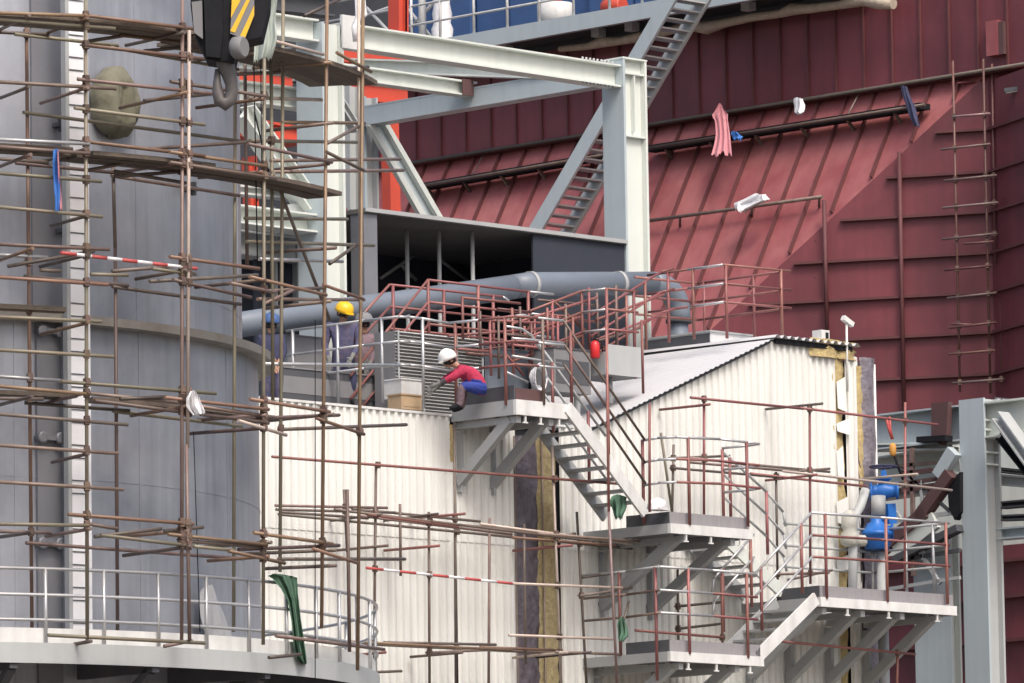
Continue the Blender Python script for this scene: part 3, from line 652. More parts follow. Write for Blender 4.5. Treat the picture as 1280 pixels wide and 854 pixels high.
railing('bare top tube and red posts around the right stair landing and down its stair', pth, [.355, .70], [(951, 1.0), (1001, 1.1), (1031, 1.35), (1107, 1.35), (1182, 1.32)], 1.3, alt=['galv', 'galv', 'galv'], mid=['galv', 'redtube', 'redtube'])
xe = S3(1186, 654); pth = [xe, V((xe.x, -.2, xe.z)), V((c3.x + 1.0, -.15, xe.z))]
railing('guard rail on the far edge of the right stair landing', pth, [.355, .70], [1166, 1132, 1090], 1.25, rm='steel_mid', pm='galv')
stair('white edged stair from the right landing down to the lowest landing', (1020, 748), (946, 822), -1.8, -.95, 6)
L4, c4, xr4, z4 = landing('lowest stair landing at the bottom of the picture', (838, 815), 955, 0, -1.9, brack=(.15, .75))
pth = [Xp(c4.x)(726, 724), Xp(c4.x)(790, 713), S2(824, 708.5), S2(890, 713), S2(946, 718)]
pth[0] = V((c4.x, -.05, pth[2].z)); pth[1] = V((c4.x, -1.0, pth[2].z))
railing('red posted guard rail around the lowest stair landing', pth, [.36, .71], [(774, 1.3), (819, 1.75), (860, 1.32), (933, 1.32)], 1.3, alt=['steel_mid', 'steel_mid', 'galv', 'galv'], mid=['rust', 'rust', 'galv', 'redtube'])
S10 = Yp(-.95)
railing('hooked bare handrail on the wall side of the stair to the lowest landing', [S10(890, 742), S10(892, 724), S10(903, 711), S10(942, 668)], [.36], [(903, 1.0), (938, 1.1)], 1.1, rm='galv', pm='redtube')
# ---- red tangle behind the deck edge
S15, S24 = Yp(1.55), Yp(2.4)
ma = ['redtube']
railing('red stair and walkway rail crossing in front of the blue pipe', [S15(438, 470), S15(535, 350), S15(662, 365), S15(692, 368)], [.35, .70], [(480, .9), 535, 597, 660], 1.15, alt=['redtube', 'redtube', 'galv'])
railing('red walkway rail just behind the nearer red rail in front of the blue pipe', [S24(438, 410), S24(487, 356), S24(628, 371), S24(636, 376)], [.35, .70], [491, 554, 616], 1.15, alt=['redtube', 'redtube', 'galv'])
ww = thing('raised_walkway', 'narrow raised walkway behind the louvred unit', 'walkway', S15(600, 445)); zz = S15(535, 350).z - 1.15
MB().box(S15(535, 350).x, S15(700, 360).x, 1.5, 2.45, zz - .12, zz).build('deck', 'brown_red', ww)
for px in (545, 610, 680): part('leg', 'rust', ww, [(S15(px, 400).x, 1.6, zt - .04), (S15(px, 400).x, 1.6, zz - .1)], .04)
S08 = Yp(.8)
railing('red rail of the upper stair climbing from the walkway to the small grey platform', [S08(662, 389), S08(727, 364), S08(742, 362)], [.34, .66, .98], [(690, .9), (727, 1.2)], 1.2)
S03 = Yp(.3)
railing('red rail on the front of the small grey platform with the fire extinguisher', [S08(727, 365), S03(758, 361), S03(797, 365)], [.33, .65], [(758, 1.4), (792, 1.4)], 1.4, alt=['galv', 'redtube'])
S09b = Yp(.9)
railing('red rail climbing to the roof crest past the column foot', [S09b(738, 395), S09b(826, 340), S09b(842, 336)], [.33, .66], [(770, 1.1), (806, 1.1)], 1.1)
S035 = Yp(.32); XA = S035(904, 331).x; XB = S035(977, 338).x
zt9 = S035(904, 331).z
railing('red crest railing round the dark grey curb box', [V((XA, 2.0, zt9)), V((XA, 1.1, zt9)), S035(904, 331), S035(988, 339)], [.31, .61], [(835, 1.15), (866, 1.15), (907, 1.2), (976, 1.1)], 1.1, alt=['redtube', 'galv', 'redtube'])
railing('red far-side crest railing seen against the red wall', [V((XB, .35, zt9)), V((XB, 2.2, zt9)), V((XB - 1.4, 2.3, zt9))], [.31, .61], [(942, 1.15), (880, 1.1)], 1.1)
# extra bracing and posts in the tangle
tg = thing('braced_frame', 'red braced steel frame under the upper stair behind the coil', 'frame', S08(700, 470))
for a, b_, m, S in (((727, 372), (729, 470), 'redtube', S08), ((707, 380), (708, 460), 'rust', S08), ((746, 366), (748, 445), 'rust', S09b), ((640, 385), (642, 470), 'redtube', S08), ((668, 395), (669, 480), 'redtube', S08), ((612, 398), (614, 470), 'redtube', S08), ((640, 405), (746, 372), 'redtube', S08), ((600, 400), (700, 405), 'redtube', S08), ((560, 420), (690, 410), 'redtube', S08), ((640, 430), (725, 396), 'redtube', S08), ((640, 452), (726, 420), 'redtube', S08), ((690, 375), (760, 440), 'redtube', S09b), ((735, 430), (800, 410), 'rust', S09b), ((745, 400), (830, 368), 'redtube', S09b), ((745, 425), (830, 392), 'redtube', S09b), ((630, 440), (655, 470), 'redtube', S08), ((655, 402), (660, 470), 'redtube', S15), ((585, 400), (586, 450), 'redtube', S15), ((570, 440), (665, 447), 'redtube', S15), ((570, 425), (665, 432), 'redtube', S15)):
    part('brace', m, tg, [S(*a), S(*b_)], .022)
ch = thing('bent_handrail', 'bright bent handrail ends hooking down behind the crouching worker', 'handrail', S05(660, 440))
for pts in ([(632, 408), (652, 411), (664, 419), (672, 432), (690, 450)], [(640, 423), (665, 425), (704, 429)], [(640, 445), (672, 450), (702, 455)], [(635, 396), (655, 394), (662, 396)], [(632, 465), (660, 478)]):
    part('bent_tube', 'galv', ch, [Yp(-.2)(*q) for q in pts], .02)
# small grey platform with the extinguisher
pl = thing('small_platform', 'small grey platform on short legs above the sloping roof', 'platform', Yp(.2)(765, 465))
Sp = Yp(.2); a = Sp(757, 463); xq = Sp(803, 470).x
MB().box(a.x, xq, .2, 1.1, a.z - .05, a.z).build('deck', 'deck_grey', pl); MB().box(a.x + .03, xq, .19, .198, a.z - .06, a.z + .42).build('front_plate', 'steel_grey', pl)
MB().box(a.x - .01, a.x, .2, 1.1, a.z - .06, a.z + .3).build('side_plate', 'steel_mid', pl); MB().box(xq, xq + .01, .2, 1.1, a.z - .06, a.z + .42).build('side_plate', 'steel_mid', pl)
for px, h in ((738, .55), (779, .26)): part('leg', 'steel_mid', pl, [Sp(px, 470) + V((0, .3, 0)), Sp(px, 470) + V((0, .3, -h - .15))], .05)
ex = thing('fire_extinguisher', 'red fire extinguisher on the small grey platform', 'fire extinguisher', S03(744, 448))
a = S03(744, 448); b = MB(); b.lathe(a, [(.06, 0), (.075, .02), (.075, .2), (.06, .25), (.03, .28)], 16); b.build('cylinder', 'fire_red', ex); b = MB(); b.lathe(a + UP * .28, [(.028, 0), (.028, .05)], 10); b.bar(a + UP * .33, a + UP * .33 + V((.09, -.02, .02)), .03, .02); b.build('valve', 'black_paint', ex); part('hose', 'black_paint', ex, [a + V((.02, -.02, .3)), a + V((.1, -.05, .25)), a + V((.11, -.06, .12))], .012)
# ---- clutter on the deck
lv = thing('louvred_unit', 'grey louvred unit with close horizontal slats behind the crouching worker', 'louvred unit', Yp(1.0)(550, 500))
Sl = Yp(1.0); a, b_ = Sl(497, 498), Sl(602, 424); zt2 = b_.z
MB().box(a.x, b_.x, 1.04, 1.5, zt - .04, zt2).build('case', 'deck_grey', lv)
n = 23
for i in range(n):
    z = zt + .22 + (zt2 - zt - .24) * i / (n - 1); MB().hexa([(a.x, .985, z - .014), (b_.x, .985, z - .014), (b_.x, 1.04, z + .0), (a.x, 1.04, z + .0), (a.x, .98, z - .008), (b_.x, .98, z - .008), (b_.x, 1.04, z + .012), (a.x, 1.04, z + .012)]).build('slat', 'louver', lv)
for px in (497, 528, 570, 602): x = Sl(px, 470).x; MB().box(x - .015, x + .015, .965, .978, zt, zt2).build('frame_bar', 'steel_mid', lv)
def crate(nm, label, cat, pa, pb, Y, dep, m, rim=None):
    S = Yp(Y); a, b_ = S(*pa), S(*pb); t = thing(nm, label, cat, ((a.x + b_.x) / 2, Y, min(a.z, b_.z)))
    z0, z1_ = min(a.z, b_.z), max(a.z, b_.z)
    MB().box(a.x, b_.x, Y, Y + dep, z0, z1_).build('body', m, t)
    MB().box(a.x - .015, b_.x + .015, Y - .015, Y + dep + .015, z1_ + .001, z1_ + .025).build('lid', rim or m, t)
    MB().box(a.x + .04, b_.x - .04, Y - .006, Y - .002, z0 + (z1_ - z0) * .2, z0 + (z1_ - z0) * .75).build('panel', rim or m, t)
    return t
crate('white_box', 'small white box beside the louvred unit', 'box', (502, 497), (529, 477), .6, .4, 'steel_white')
crate('carton', 'brown cardboard carton on the lower roof edge under the white box', 'carton', (502, 511), (527, 496), .25, .3, 'card')
crate('equipment_cabinet', 'low grey cabinet behind the guard rail at the left end of the roof', 'cabinet', (360, 500), (404, 424), 3.1, .6, 'tank_dark', 'deck_grey')
crate('equipment_cabinet', 'bluish grey cabinet behind the crouching worker', 'cabinet', (607, 505), (660, 440), 1.1, .5, 'pipe_blue', 'pipe_blue')
crate('ventilation_box', 'grey upright box behind the coil of white hose', 'box', (693, 489), (738, 440), .35, .5, 'deck_grey', 'dark_steel')
crate('low_curb', 'long low grey curb on the lower roof behind the guard rail', 'curb', (344, 497), (600, 484), 1.6, .3, 'dark_steel', 'deck_grey')
hs = thing('hose_coil', 'coil of white hose hanging at the head of the long stair', 'hose', Yp(-1.1)(672, 490))
for k in range(4):
    c = Yp(-1.1)(676, 472) + V((.015 * k, .03 * k, .0)); pts = [c + V((.13 + .02 * k, 0, 0)) * math.cos(t * math.pi / 9) + UP * ((.22 - .02 * k) * math.sin(t * math.pi / 9)) for t in range(19)]
    part('loop', 'white_plastic', hs, pts, .013, 6)
bg_ = MB(); pc = Yp(-1.75)(822, 631); rows = []
for i in range(10):
    row = []
    for j in range(17):
        th = i / 9 * math.pi * .55; ph = j / 16 * 2 * math.pi; r = .17 * (1 + .12 * math.sin(ph * 3 + i) + .08 * math.sin(ph * 7 + i * 2)); row.append(pc + V((r * 1.1 * math.sin(th) * math.cos(ph), r * .7 * math.sin(th) * math.sin(ph), .17 * math.cos(th) - .06)))
    rows.append(row)
bg_.sheet(rows); one(bg_, 'plastic_bag', 'white_plastic', 'crumpled white plastic bag lying at the corner of the middle stair landing', 'bag')
cloth('cloth_rag', 'green_cloth', 'dark green rag hanging under the foot of the long stair', 'rag', [(764, 783, 620), (763, 784, 630), (766, 780, 640), (770, 778, 649)], Yp(-1.3), .06, 2, 11)
cloth('cloth_rag', 'green_cloth', 'green glove-like rag caught on a pole left of the lowest landing', 'rag', [(774, 780, 772), (772, 784, 782), (772, 785, 795), (774, 779, 802)], Yp(-1.6), .05, 2, 12)
# ================================================================== scaffold before the corrugated wall
SF2 = {'f': Yp(-1.0), 'l': Yp(-1.05), 'b': Yp(-.4), 'c': Yp(-.45), 't': Yp(-.7), 'z': Yp(-2.15)}
ups = [(470, 580, 467, 870, 'r', 'f'), (536, 640, 537, 870, 'r', 'f'), (568, 528, 570, 870, 'd', 'b'), (690, 556, 702, 870, 'w', 'f'), (721, 640, 734, 870, 'd', 'b'), (758, 400, 761, 640, 'p', 'z'), (761, 640, 772, 870, 'n', 'z'), (786, 752, 776, 790, 'd', 'f'), (430, 612, 434, 690, 'r', 'b')]
legs = [(340, 571, 775, 605, 'p', 'l'), (344, 632, 484, 635, 'r', 'c'), (345, 637, 494, 641, 'd', 't'), (459, 643, 573, 659, 'p', 'l'), (418, 637, 736, 676, 'r', 'l'), (348, 643, 790, 686, 'd', 'c'), (440, 636, 600, 652, 'd', 'c'), (672, 667, 800, 677, 'r', 'l'), (689, 675, 719, 667, 'd', 't'), (600, 655, 790, 680, 'w', 'f'),
        (458, 710, 640, 729.5, 's', 'l'), (640, 729.5, 778, 735, 'w', 'l'), (385, 796, 436, 802, 'r', 'l'), (436, 802, 640, 813, 'o', 'l'), (470, 806, 700, 817, 'r', 'c'), (600, 809, 697, 813, 'o', 't'), (694, 815, 774, 818, 'r', 'l'), (533, 816, 645, 811, 'd', 't'), (636, 794, 768, 799, 'w', 'l'), (451, 841, 502, 839, 'd', 'f'), (728, 722, 800, 712, 'd', 'c'), (725, 745, 790, 735, 'd', 't')]
sc2 = scaffold('rusty tube scaffold standing in front of the left half of the cream wall', SF2, ups, legs, (xw(560), -1, 0))
SF3 = {'f': Yp(-1.0), 'l': Yp(-1.05), 'b': Yp(-.4), 'c': Yp(-.45), 't': Yp(-.7), 'z': Yp(-2.1)}
ups = [(880, 495, 880, 650, 'p', 'f'), (1012, 508, 1013, 730, 'p', 'f'), (1131.5, 503, 1131, 735, 'p', 'f'), (970, 590, 972, 725, 'd', 'b'), (842, 556, 840, 645, 'd', 'b'), (826, 541, 840, 640, 'g', 't'), (1122, 815, 1121, 870, 'p', 'f'), (812, 505, 812, 640, 'p', 'z'), (847, 712, 848, 800, 'd', 'b'), (902, 720, 903, 806, 'p', 'f'), (802, 400, 804, 492, 'p', 'f')]
legs = [(863, 497, 1004, 511, 'p', 'l'), (1000, 510, 1172, 531, 'p', 'l'), (836, 573, 912, 570, 'd', 't'), (860, 572, 936, 581, 'r', 'l'), (862, 578, 1000, 590, 'r', 'c'), (930, 580, 1037, 590, 'd', 'c'), (938, 592, 1082, 608, 'p', 'c'), (978, 589, 1190, 613, 'w', 'l'), (840, 585, 978, 597, 'd', 'c'), (998, 589, 1037, 586, 'd', 't'), (794, 788, 905, 797, 'p', 'l'), (978, 802, 1144, 818, 'p', 'l'), (970, 718, 1036, 716, 'r', 't'), (985, 725, 1040, 713, 'd', 'c'), (848, 758, 900, 753, 'd', 'c'), (848, 786, 900, 780, 'd', 'c')]
sc3 = scaffold('reddish tube scaffold in front of the right half of the cream wall', SF3, ups, legs, (xw(960), -1, 0))
for t_, pxs, ys in ((sc2, (469, 536, 569, 697, 726), (640, 680, 813)), (sc3, (880, 1012.5, 1131), (503, 591))):
    for px in pxs:
        for y in ys:
            if random.random() < .55:
                p = Yp(-1.05)(px, y); part('transom_tube', random.choice(('rust', 'grimy', 'redtube', 'palepipe')), t_, [p + V((.03, -random.uniform(.1, .3), -.04)), (p.x + .03, -.06, p.z - .04 + random.uniform(-.02, .02))], .0215)
for px, y0_, y1_ in ((612, 648, 870), (655, 655, 830), (500, 630, 720)):
    p = Yp(-.5)(px, y0_); q = Yp(-.5)(px + random.uniform(-3, 3), y1_); part('upright_tube', random.choice(('rust', 'grimy')), sc2, [p, q], .0215)
for a, b_ in (((450, 645), (640, 668)), ((560, 655), (700, 668)), ((350, 640), (460, 648)), ((640, 672), (770, 682)), ((480, 803), (620, 806)), ((380, 800), (470, 808))):
    part('ledger_tube', random.choice(('rust', 'grimy', 'tan')), sc2, [Yp(-.85)(*a), Yp(-.85)(*b_)], .0215)
rr_ = random.Random(5)
for k in range(16):
    x0_ = rr_.uniform(560, 690); y0_ = rr_.uniform(372, 452); L_2 = rr_.uniform(30, 80); up_k = rr_.choice((.1, .1, -.14, .11))
    S = Yp(rr_.choice((.85, .95, 1.2, .7))); part('brace', rr_.choice(('redtube', 'redtube', 'rust', 'dullred')), tg, [S(x0_, y0_), S(x0_ + L_2, y0_ + L_2 * up_k)], .021)
for px in (578, 600, 623, 650, 664, 684, 697, 716, 736, 770, 783): S = Yp(.75); y0_ = rr_.uniform(365, 405) - (px > 720) * 20; part('brace', rr_.choice(('redtube', 'rust', 'dullred')), tg, [S(px, y0_), S(px + .8, y0_ + rr_.uniform(50, 85))], .022)
# ================================================================== pale steel frame, canopy, pipe
YF = 3.6
SFr = Yp(YF)
def column(label, pcorner, pl, pr, ytop, ybot=None, Y=YF, matL='steel_blue', m='steel_light', tf=.05):  # default left flange bluer and darker: side shade put into its colour
    """I-column: flat flange faces left (-X), open web faces the camera's right (-Y). pcorner = corner x."""
    S = Yp(Y); ctop = S(pcorner, ytop); x0 = ctop.x
    w = (pr - pcorner) / (math.cos(PHI) * FPX / (ctop - CAM).dot(FW)); dep = (pcorner - pl) / (math.sin(PHI) * FPX / (ctop - CAM).dot(FW))
    z1 = ctop.z; t = thing('steel_column', label, 'column', (x0 + w / 2, Y + dep / 2, 0))
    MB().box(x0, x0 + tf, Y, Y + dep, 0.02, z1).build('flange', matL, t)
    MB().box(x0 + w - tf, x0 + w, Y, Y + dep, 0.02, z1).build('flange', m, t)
    MB().box(x0 + tf + .002, x0 + w - tf - .002, Y + .10, Y + .13, 0.02, z1 - .003).build('web', m, t)
    return t, x0, w, dep, z1
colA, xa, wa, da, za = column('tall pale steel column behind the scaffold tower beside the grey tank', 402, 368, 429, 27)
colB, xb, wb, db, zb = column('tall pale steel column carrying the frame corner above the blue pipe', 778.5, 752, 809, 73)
for dz in (.22, 1.28): MB().box(xb + .052, xb + wb - .052, YF + .005, YF + .098, zb - dz - .03, zb - dz).build('stiffener', 'steel_light', colB)
MB().box(xb + wb / 2 - .012, xb + wb / 2 + .012, YF + .01, YF + .098, zb - 1.2, zb - .26).build('stiffener', 'steel_light', colB)
MB().box(xb - .01, xb + wb + .01, YF - .01, YF + db + .01, zb + .001, zb + .03).build('cap_plate', 'steel_light', colB)
def beam(label, a, b_, w=.3, h=.33, m='steel_light', group=None, tf=.03, nm='steel_beam', flat=False):
    t = thing(nm, label, 'beam', (V(a) + V(b_)) / 2, group)
    a = V(a); b_ = V(b_); d = (b_ - a).normalized(); sd = d.cross(UP).normalized(); u = sd.cross(d)
    MB().bar(a + u * (h / 2 - tf / 2), b_ + u * (h / 2 - tf / 2), w, tf).build('flange', m, t); MB().bar(a - u * (h / 2 - tf / 2), b_ - u * (h / 2 - tf / 2), w, tf).build('flange', m, t)
    MB().bar(a, b_, w - .012 if flat else .03, h - 2 * tf - .004).build('web', m, t)
    return t
zB1 = (SFr(410, 30).z + SFr(765, 73).z) / 2 - .19
bt = beam('long pale beam running from the tall scaffold-side column to the frame corner', (xa + wa + .01, YF + .2, zB1), (xb - .005, YF + .2, zB1), .32, .38)
for k in range(9):
    x = xb - .95 + k * .09; MB().box(x, x + .03, YF + .03, YF + .05, zB1 + .19, zB1 + .225).build('bolt', 'steel_white', bt)
    MB().box(x, x + .03, YF + .03, YF + .05, zB1 - .22, zB1 - .19).build('bolt', 'dark_steel', bt)
MB().box(xa + wa - .05, xa + wa + .3, YF - .03, YF + .03, zB1 - .24, zB1 + .3).build('end_plate', 'steel_white', bt)
beam('pale beam continuing left of the scaffold-side column', (xa - 4.5, YF + .2, zB1), (xa - .01, YF + .2, zB1), .3, .36)
XB2 = xb + wb / 2; YR = Xp(XB2)(455, 135).y
zB2 = (Xp(XB2)(752, 86 + 12).z + Xp(XB2)(470, 133 + 10).z) / 2
beam('grey beam running back and left from the frame corner', (XB2, YF + db + .01, zB2), (XB2, YR, zB2), .3, .34, 'steel_blue', flat=True)
Xj = Xp(XB2); j = Xj(592, 112)
YJ = j.y
beam('pale beam with a dark bolted end plate under the long top beam', (xa - .2, YJ, Yp(YJ)(430, 92).z), (Yp(YJ)(590, 113).x, YJ, Yp(YJ)(590, 113).z - .0), .26, .26)
q = Yp(YJ)(592, 113); MB().box(XB2 - .42, XB2 - .16, YJ - .16, YJ - .135, q.z - .14, q.z + .14).build('end_plate', 'brown_red', bpy.data.objects['steel_beam.003'])
S_ = Yp(YR); a = Xp(XB2)(722, 92); b_ = Yp(YR)(440, 82)
beam('pale diagonal brace beam lying flat between the long beam and the grey beam', a, b_, .25, .24, 'steel_light')
# rear column with laced diagonal brace
colC, xc, wc, dc, zc_ = column('grey rear column at the left end of the grey beam', 455, 432, 472, 120, Y=YR, m='steel_grey', matL='steel_blue')
br = thing('diagonal_brace', 'laced pale diagonal brace sloping down right from the grey rear column', 'brace', Yp(YR - .2)(540, 266))
Sq = Yp(YR - .25); p, q = Sq(462, 155), Sq(536, 285); p2, q2 = Sq(478, 150), Sq(556, 285)
MB().bar(p, q, .1, .12).build('chord', 'steel_light', br); MB().bar(p2, q2, .1, .10).build('chord', 'steel_light', br)
MB().hexa([p + V((0, .05, 0)), p2 + V((0, .05, 0)), q2 + V((0, .05, 0)), q + V((0, .05, 0)), p + V((0, .07, 0)), p2 + V((0, .07, 0)), q2 + V((0, .07, 0)), q + V((0, .07, 0))]).build('lacing_plate', 'steel_blue', br)
beam('grey knee brace beside the scaffold-side column', SFr(428, 105) + V((0, .3, 0)), SFr(462, 160) + V((0, .3, 0)), .16, .14, 'steel_grey', nm='knee_brace')
# members seen between the tank and the scaffold-side column
SL = Yp(YF + .4)
def lb(label, pa, pb, w, h, m, S=SL): return beam(label, S(*pa), S(*pb), w, h, m)
lb('pale beam behind the scaffold tower, just above the red beam ends', (250, 74), (402, 92), .3, .2, 'steel_light', Yp(YF + 2))
lb('pale beam behind the scaffold tower at the level of the crane hook tip', (240, 108), (402, 128), .3, .34, 'steel_light', Yp(YF + .9))
lb('thin pale beam beside the grey tank above the dark gap', (250, 234), (380, 246), .3, .15, 'steel_white', Yp(YF + .9))
lb('pale beam with a bright bottom flange beside the grey tank', (230, 262), (398, 283), .5, .30, 'steel_light')
lb('deep grey beam under the bright flanged beam beside the grey tank', (230, 296), (398, 318), .4, .4, 'steel_grey', Yp(YF + 1.2))
kb = beam('broad white knee brace slanting down to the scaffold-side column', SL(304, 140), SL(385, 256), .34, .3, 'steel_light', nm='knee_brace')
lb('grey box post between tank and scaffold-side column', (345, 262), (347, 410), .5, .5, 'steel_grey', Yp(YF + 1.4))
gz_ = thing('gusset_plate', 'grey gusset plates where the knee brace meets the scaffold-side column', 'gusset', SL(370, 290))
MB().prism([SL(358, 256), SL(400, 250), SL(400, 302), SL(385, 290), SL(358, 284)], (0, .04, 0)).build('plate', 'steel_grey', gz_)
lb('dark beam crossing behind the scaffold tower near the top of the picture', (296, -4), (410, 8), .3, .36, 'dark_steel', Yp(YF + 1))
lb('grey upright between the scaffold-side column and the rear column', (437, 108), (438, 262), .3, .3, 'steel_grey', Yp(YF + 3))
# orange steelwork further back
So = Yp(13)
def ob(label, a, b_, h, S=So, w=.4, m='orange'):
    t = thing('orange_beam', label, 'beam', S(*a)); 
    MB().bar(S(*a), S(*b_), w, h - .1).build('web', m, t)
    u = UP * (h / 2 - .02)
    if abs(S(*a).z - S(*b_).z) < 2: MB().bar(S(*a) + u, S(*b_) + u, w + .12, .05).build('flange', m, t); MB().bar(S(*a) - u, S(*b_) - u, w + .12, .05).build('flange', m, t)
    return t
ob('red-orange beam seen between the two upper pale beams', (418, 66), (498, 74), .38)
ob('red-orange beam seen under the pale beam with the dark end plate', (418, 112), (500, 120), .38)
ob('red-orange beam end seen between tank and scaffold tower', (230, 90), (356, 107), .42)
ob('red-orange upright right of the grey rear column', (487, 145), (490, 290), .35, w=.22)
ob('short red-orange upright glimpsed beside the grey tank edge', (312, 205), (314, 262), .3, w=.2)
ob('tall red-orange post in front of the blue cladding', (498, -30), (498, 52), .35, w=.28)
ob('faint red-orange beam deep behind the scaffold tower', (300, 160), (370, 172), .3)
# canopy roof and dark shed
cnp = thing('canopy', 'dark shed with a thin flat grey roof slab behind the blue pipe', 'shed', SFr(620, 400))
YC = YF - .03
Sc = Yp(YC); pl_, pr_q = Sc(456, 260), Sc(781, 299); zc = pl_.z
YBk = YC + 3.6
MB().box(pl_.x, xb - .01, YC, YBk, zc - .07, zc).build('roof_slab', 'canopy', cnp)
MB().box(pl_.x, xb - .01, YC - .02, YC - .002, zc - .055, zc + .01).build('roof_edge', 'steel_mid', cnp)
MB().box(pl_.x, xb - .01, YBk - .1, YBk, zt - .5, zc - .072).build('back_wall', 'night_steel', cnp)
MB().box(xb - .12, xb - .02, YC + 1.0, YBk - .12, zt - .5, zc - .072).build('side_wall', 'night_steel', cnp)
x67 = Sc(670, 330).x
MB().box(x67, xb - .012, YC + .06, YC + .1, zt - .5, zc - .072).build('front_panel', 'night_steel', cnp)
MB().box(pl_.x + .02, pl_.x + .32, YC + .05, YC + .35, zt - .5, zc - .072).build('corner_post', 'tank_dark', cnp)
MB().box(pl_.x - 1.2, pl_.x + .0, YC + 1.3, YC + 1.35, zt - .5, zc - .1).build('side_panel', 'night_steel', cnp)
for px in (565, 591, 618): part('prop', 'steel_mid', cnp, [(Sc(px, 330).x, YC + .5 + (618 - px) * .01, zt - .4), (Sc(px, 330).x, YC + .5 + (618 - px) * .01, zc - .075)], .035)
for a, b_ in (((476, 348), (528, 312)), ((528, 308), (590, 355)), ((500, 330), (520, 350))): part('brace', 'steel_mid', cnp, [Yp(YBk - .3)(*a), Yp(YBk - .3)(*b_)], .03)
# blue-grey pipe with elbow
SP = Yp(2.95)
pp = thing('blue_pipe', 'thick blue-grey pipe rising to the right and elbowing down at the roof crest', 'pipe', SP(600, 400))
rad = .2
part('pipe_run', 'pipe_blue', pp, [SP(215, 419), SP(360, 397), SP(500, 379), SP(640, 359)], rad, 24)
part('pipe_run', 'pipe_blue', pp, [SP(640, 359), SP(662, 355.5), SP(815, 354.5)], rad, 24)
el_ = []
for k in range(9):
    t = k / 8 * math.pi / 2; el_.append(SP(815 + 33 * math.sin(t), 354.5 + 36 * (1 - math.cos(t))))
part('elbow', 'pipe_blue', pp, el_ + [SP(848.5, 403)], rad, 24)
for px, y in ((661, 355.6), (771, 355)):
    p = SP(px, y); q = SP(px + 4, y); part('joint_ring', 'steel_mid', pp, [p, q], rad + .015, 24)
part('joint_ring', 'dark_steel', pp, [SP(848.5, 400), SP(848.5, 404)], rad + .02, 24)
part('pipe_foot', 'pipe_blue', pp, [SP(848.5, 404), (SP(848.5, 404).x, 2.95, ZT - .4)], rad * .8, 20)
# ================================================================== red ribbed duct
XR = 18.; SR = Xp(XR)
z0 = SR(860, 152).z
ztr = SR(900, 26).z
yr = SR(1345, 80).y; yl = SR(440, 250).y
red = thing('red_duct', 'huge dark red ribbed steel duct with a sloping lower face', 'duct', (XR, (yr + yl) / 2, 0))
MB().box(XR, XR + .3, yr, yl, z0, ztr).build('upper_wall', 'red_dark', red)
TL = math.tan(R(29)); zlow = z0 - 7.
nS = V((-1, 0, TL)).normalized()       # sloping face normal: x falls by TL per metre down
SS = Pp((XR, 0, z0), nS)
Q1, Q2 = SS(1196, 128), SS(880, 420)
dm = Q2 - Q1; dm.z = 0; dm.normalize()
print('dark face angle', math.degrees(math.atan2(dm.dot(FW), -dm.dot(RT))))
nD = V((dm.y, -dm.x, 0));
if nD.dot(CAM - Q1) < 0: nD = -nD
SDk = Pp(Q1, nD)
def sl_pt(y, z): return V((XR - (z0 - z) * TL, y, z))
# sloping face clipped by the dark face
def cut_y(z):
    # y where the sloping face at height z meets the dark plane
    x = XR - (z0 - z) * TL; return Q1.y - nD.x * (x - Q1.x) / nD.y
b = MB(); nz_ = 24; rows = []
for i in range(nz_ + 1):
    z = z0 + (zlow - z0) * i / nz_; yc = cut_y(z); rows.append([sl_pt(yc + (yl - yc) * j / 30, z) for j in range(31)])
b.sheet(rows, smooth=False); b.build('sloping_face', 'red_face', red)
cor = SDk(1240, 300); zbot = SDk(1150, 512).z - .8
topz_ = Q1.z + .35
Qb = SDk(840, 470)
yk = 1.0
b = MB(); rows = []
for i in range(13):
    z = topz_ + (zbot - topz_) * i / 12
    x0_ = V((Q1.x, Q1.y, 0)) if z > Q1.z else None
    z_ = max(z, zlow); yc = cut_y(z_); xl = XR - (z0 - z_) * TL
    left = V((xl, yc, z)); right = V((cor.x, cor.y, z)); rows.append([left.lerp(right, j / 8) for j in range(9)])
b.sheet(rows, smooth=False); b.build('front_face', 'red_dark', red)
d3 = (RT * math.cos(R(69)) - FW * math.sin(R(69)))
e3 = V((cor.x, cor.y, 0)) + d3 * 4.
MB().add([(cor.x, cor.y, zbot), (e3.x, e3.y, zbot), (e3.x, e3.y, topz_), (cor.x, cor.y, topz_)], [(0, 1, 2, 3)]).build('return_face', 'red_dark', red)
S3f = Pp((cor.x, cor.y, 0), V((d3.y, -d3.x, 0)))
MB().add([(cor.x, cor.y, topz_), (e3.x, e3.y, topz_), (XR + .1, yr, z0 + .01), (XR + .1, Q1.y, z0 + .01), (Q1.x, Q1.y, topz_)], [(0, 1, 2, 3, 4)]).build('shoulder_plate', 'red_face', red)
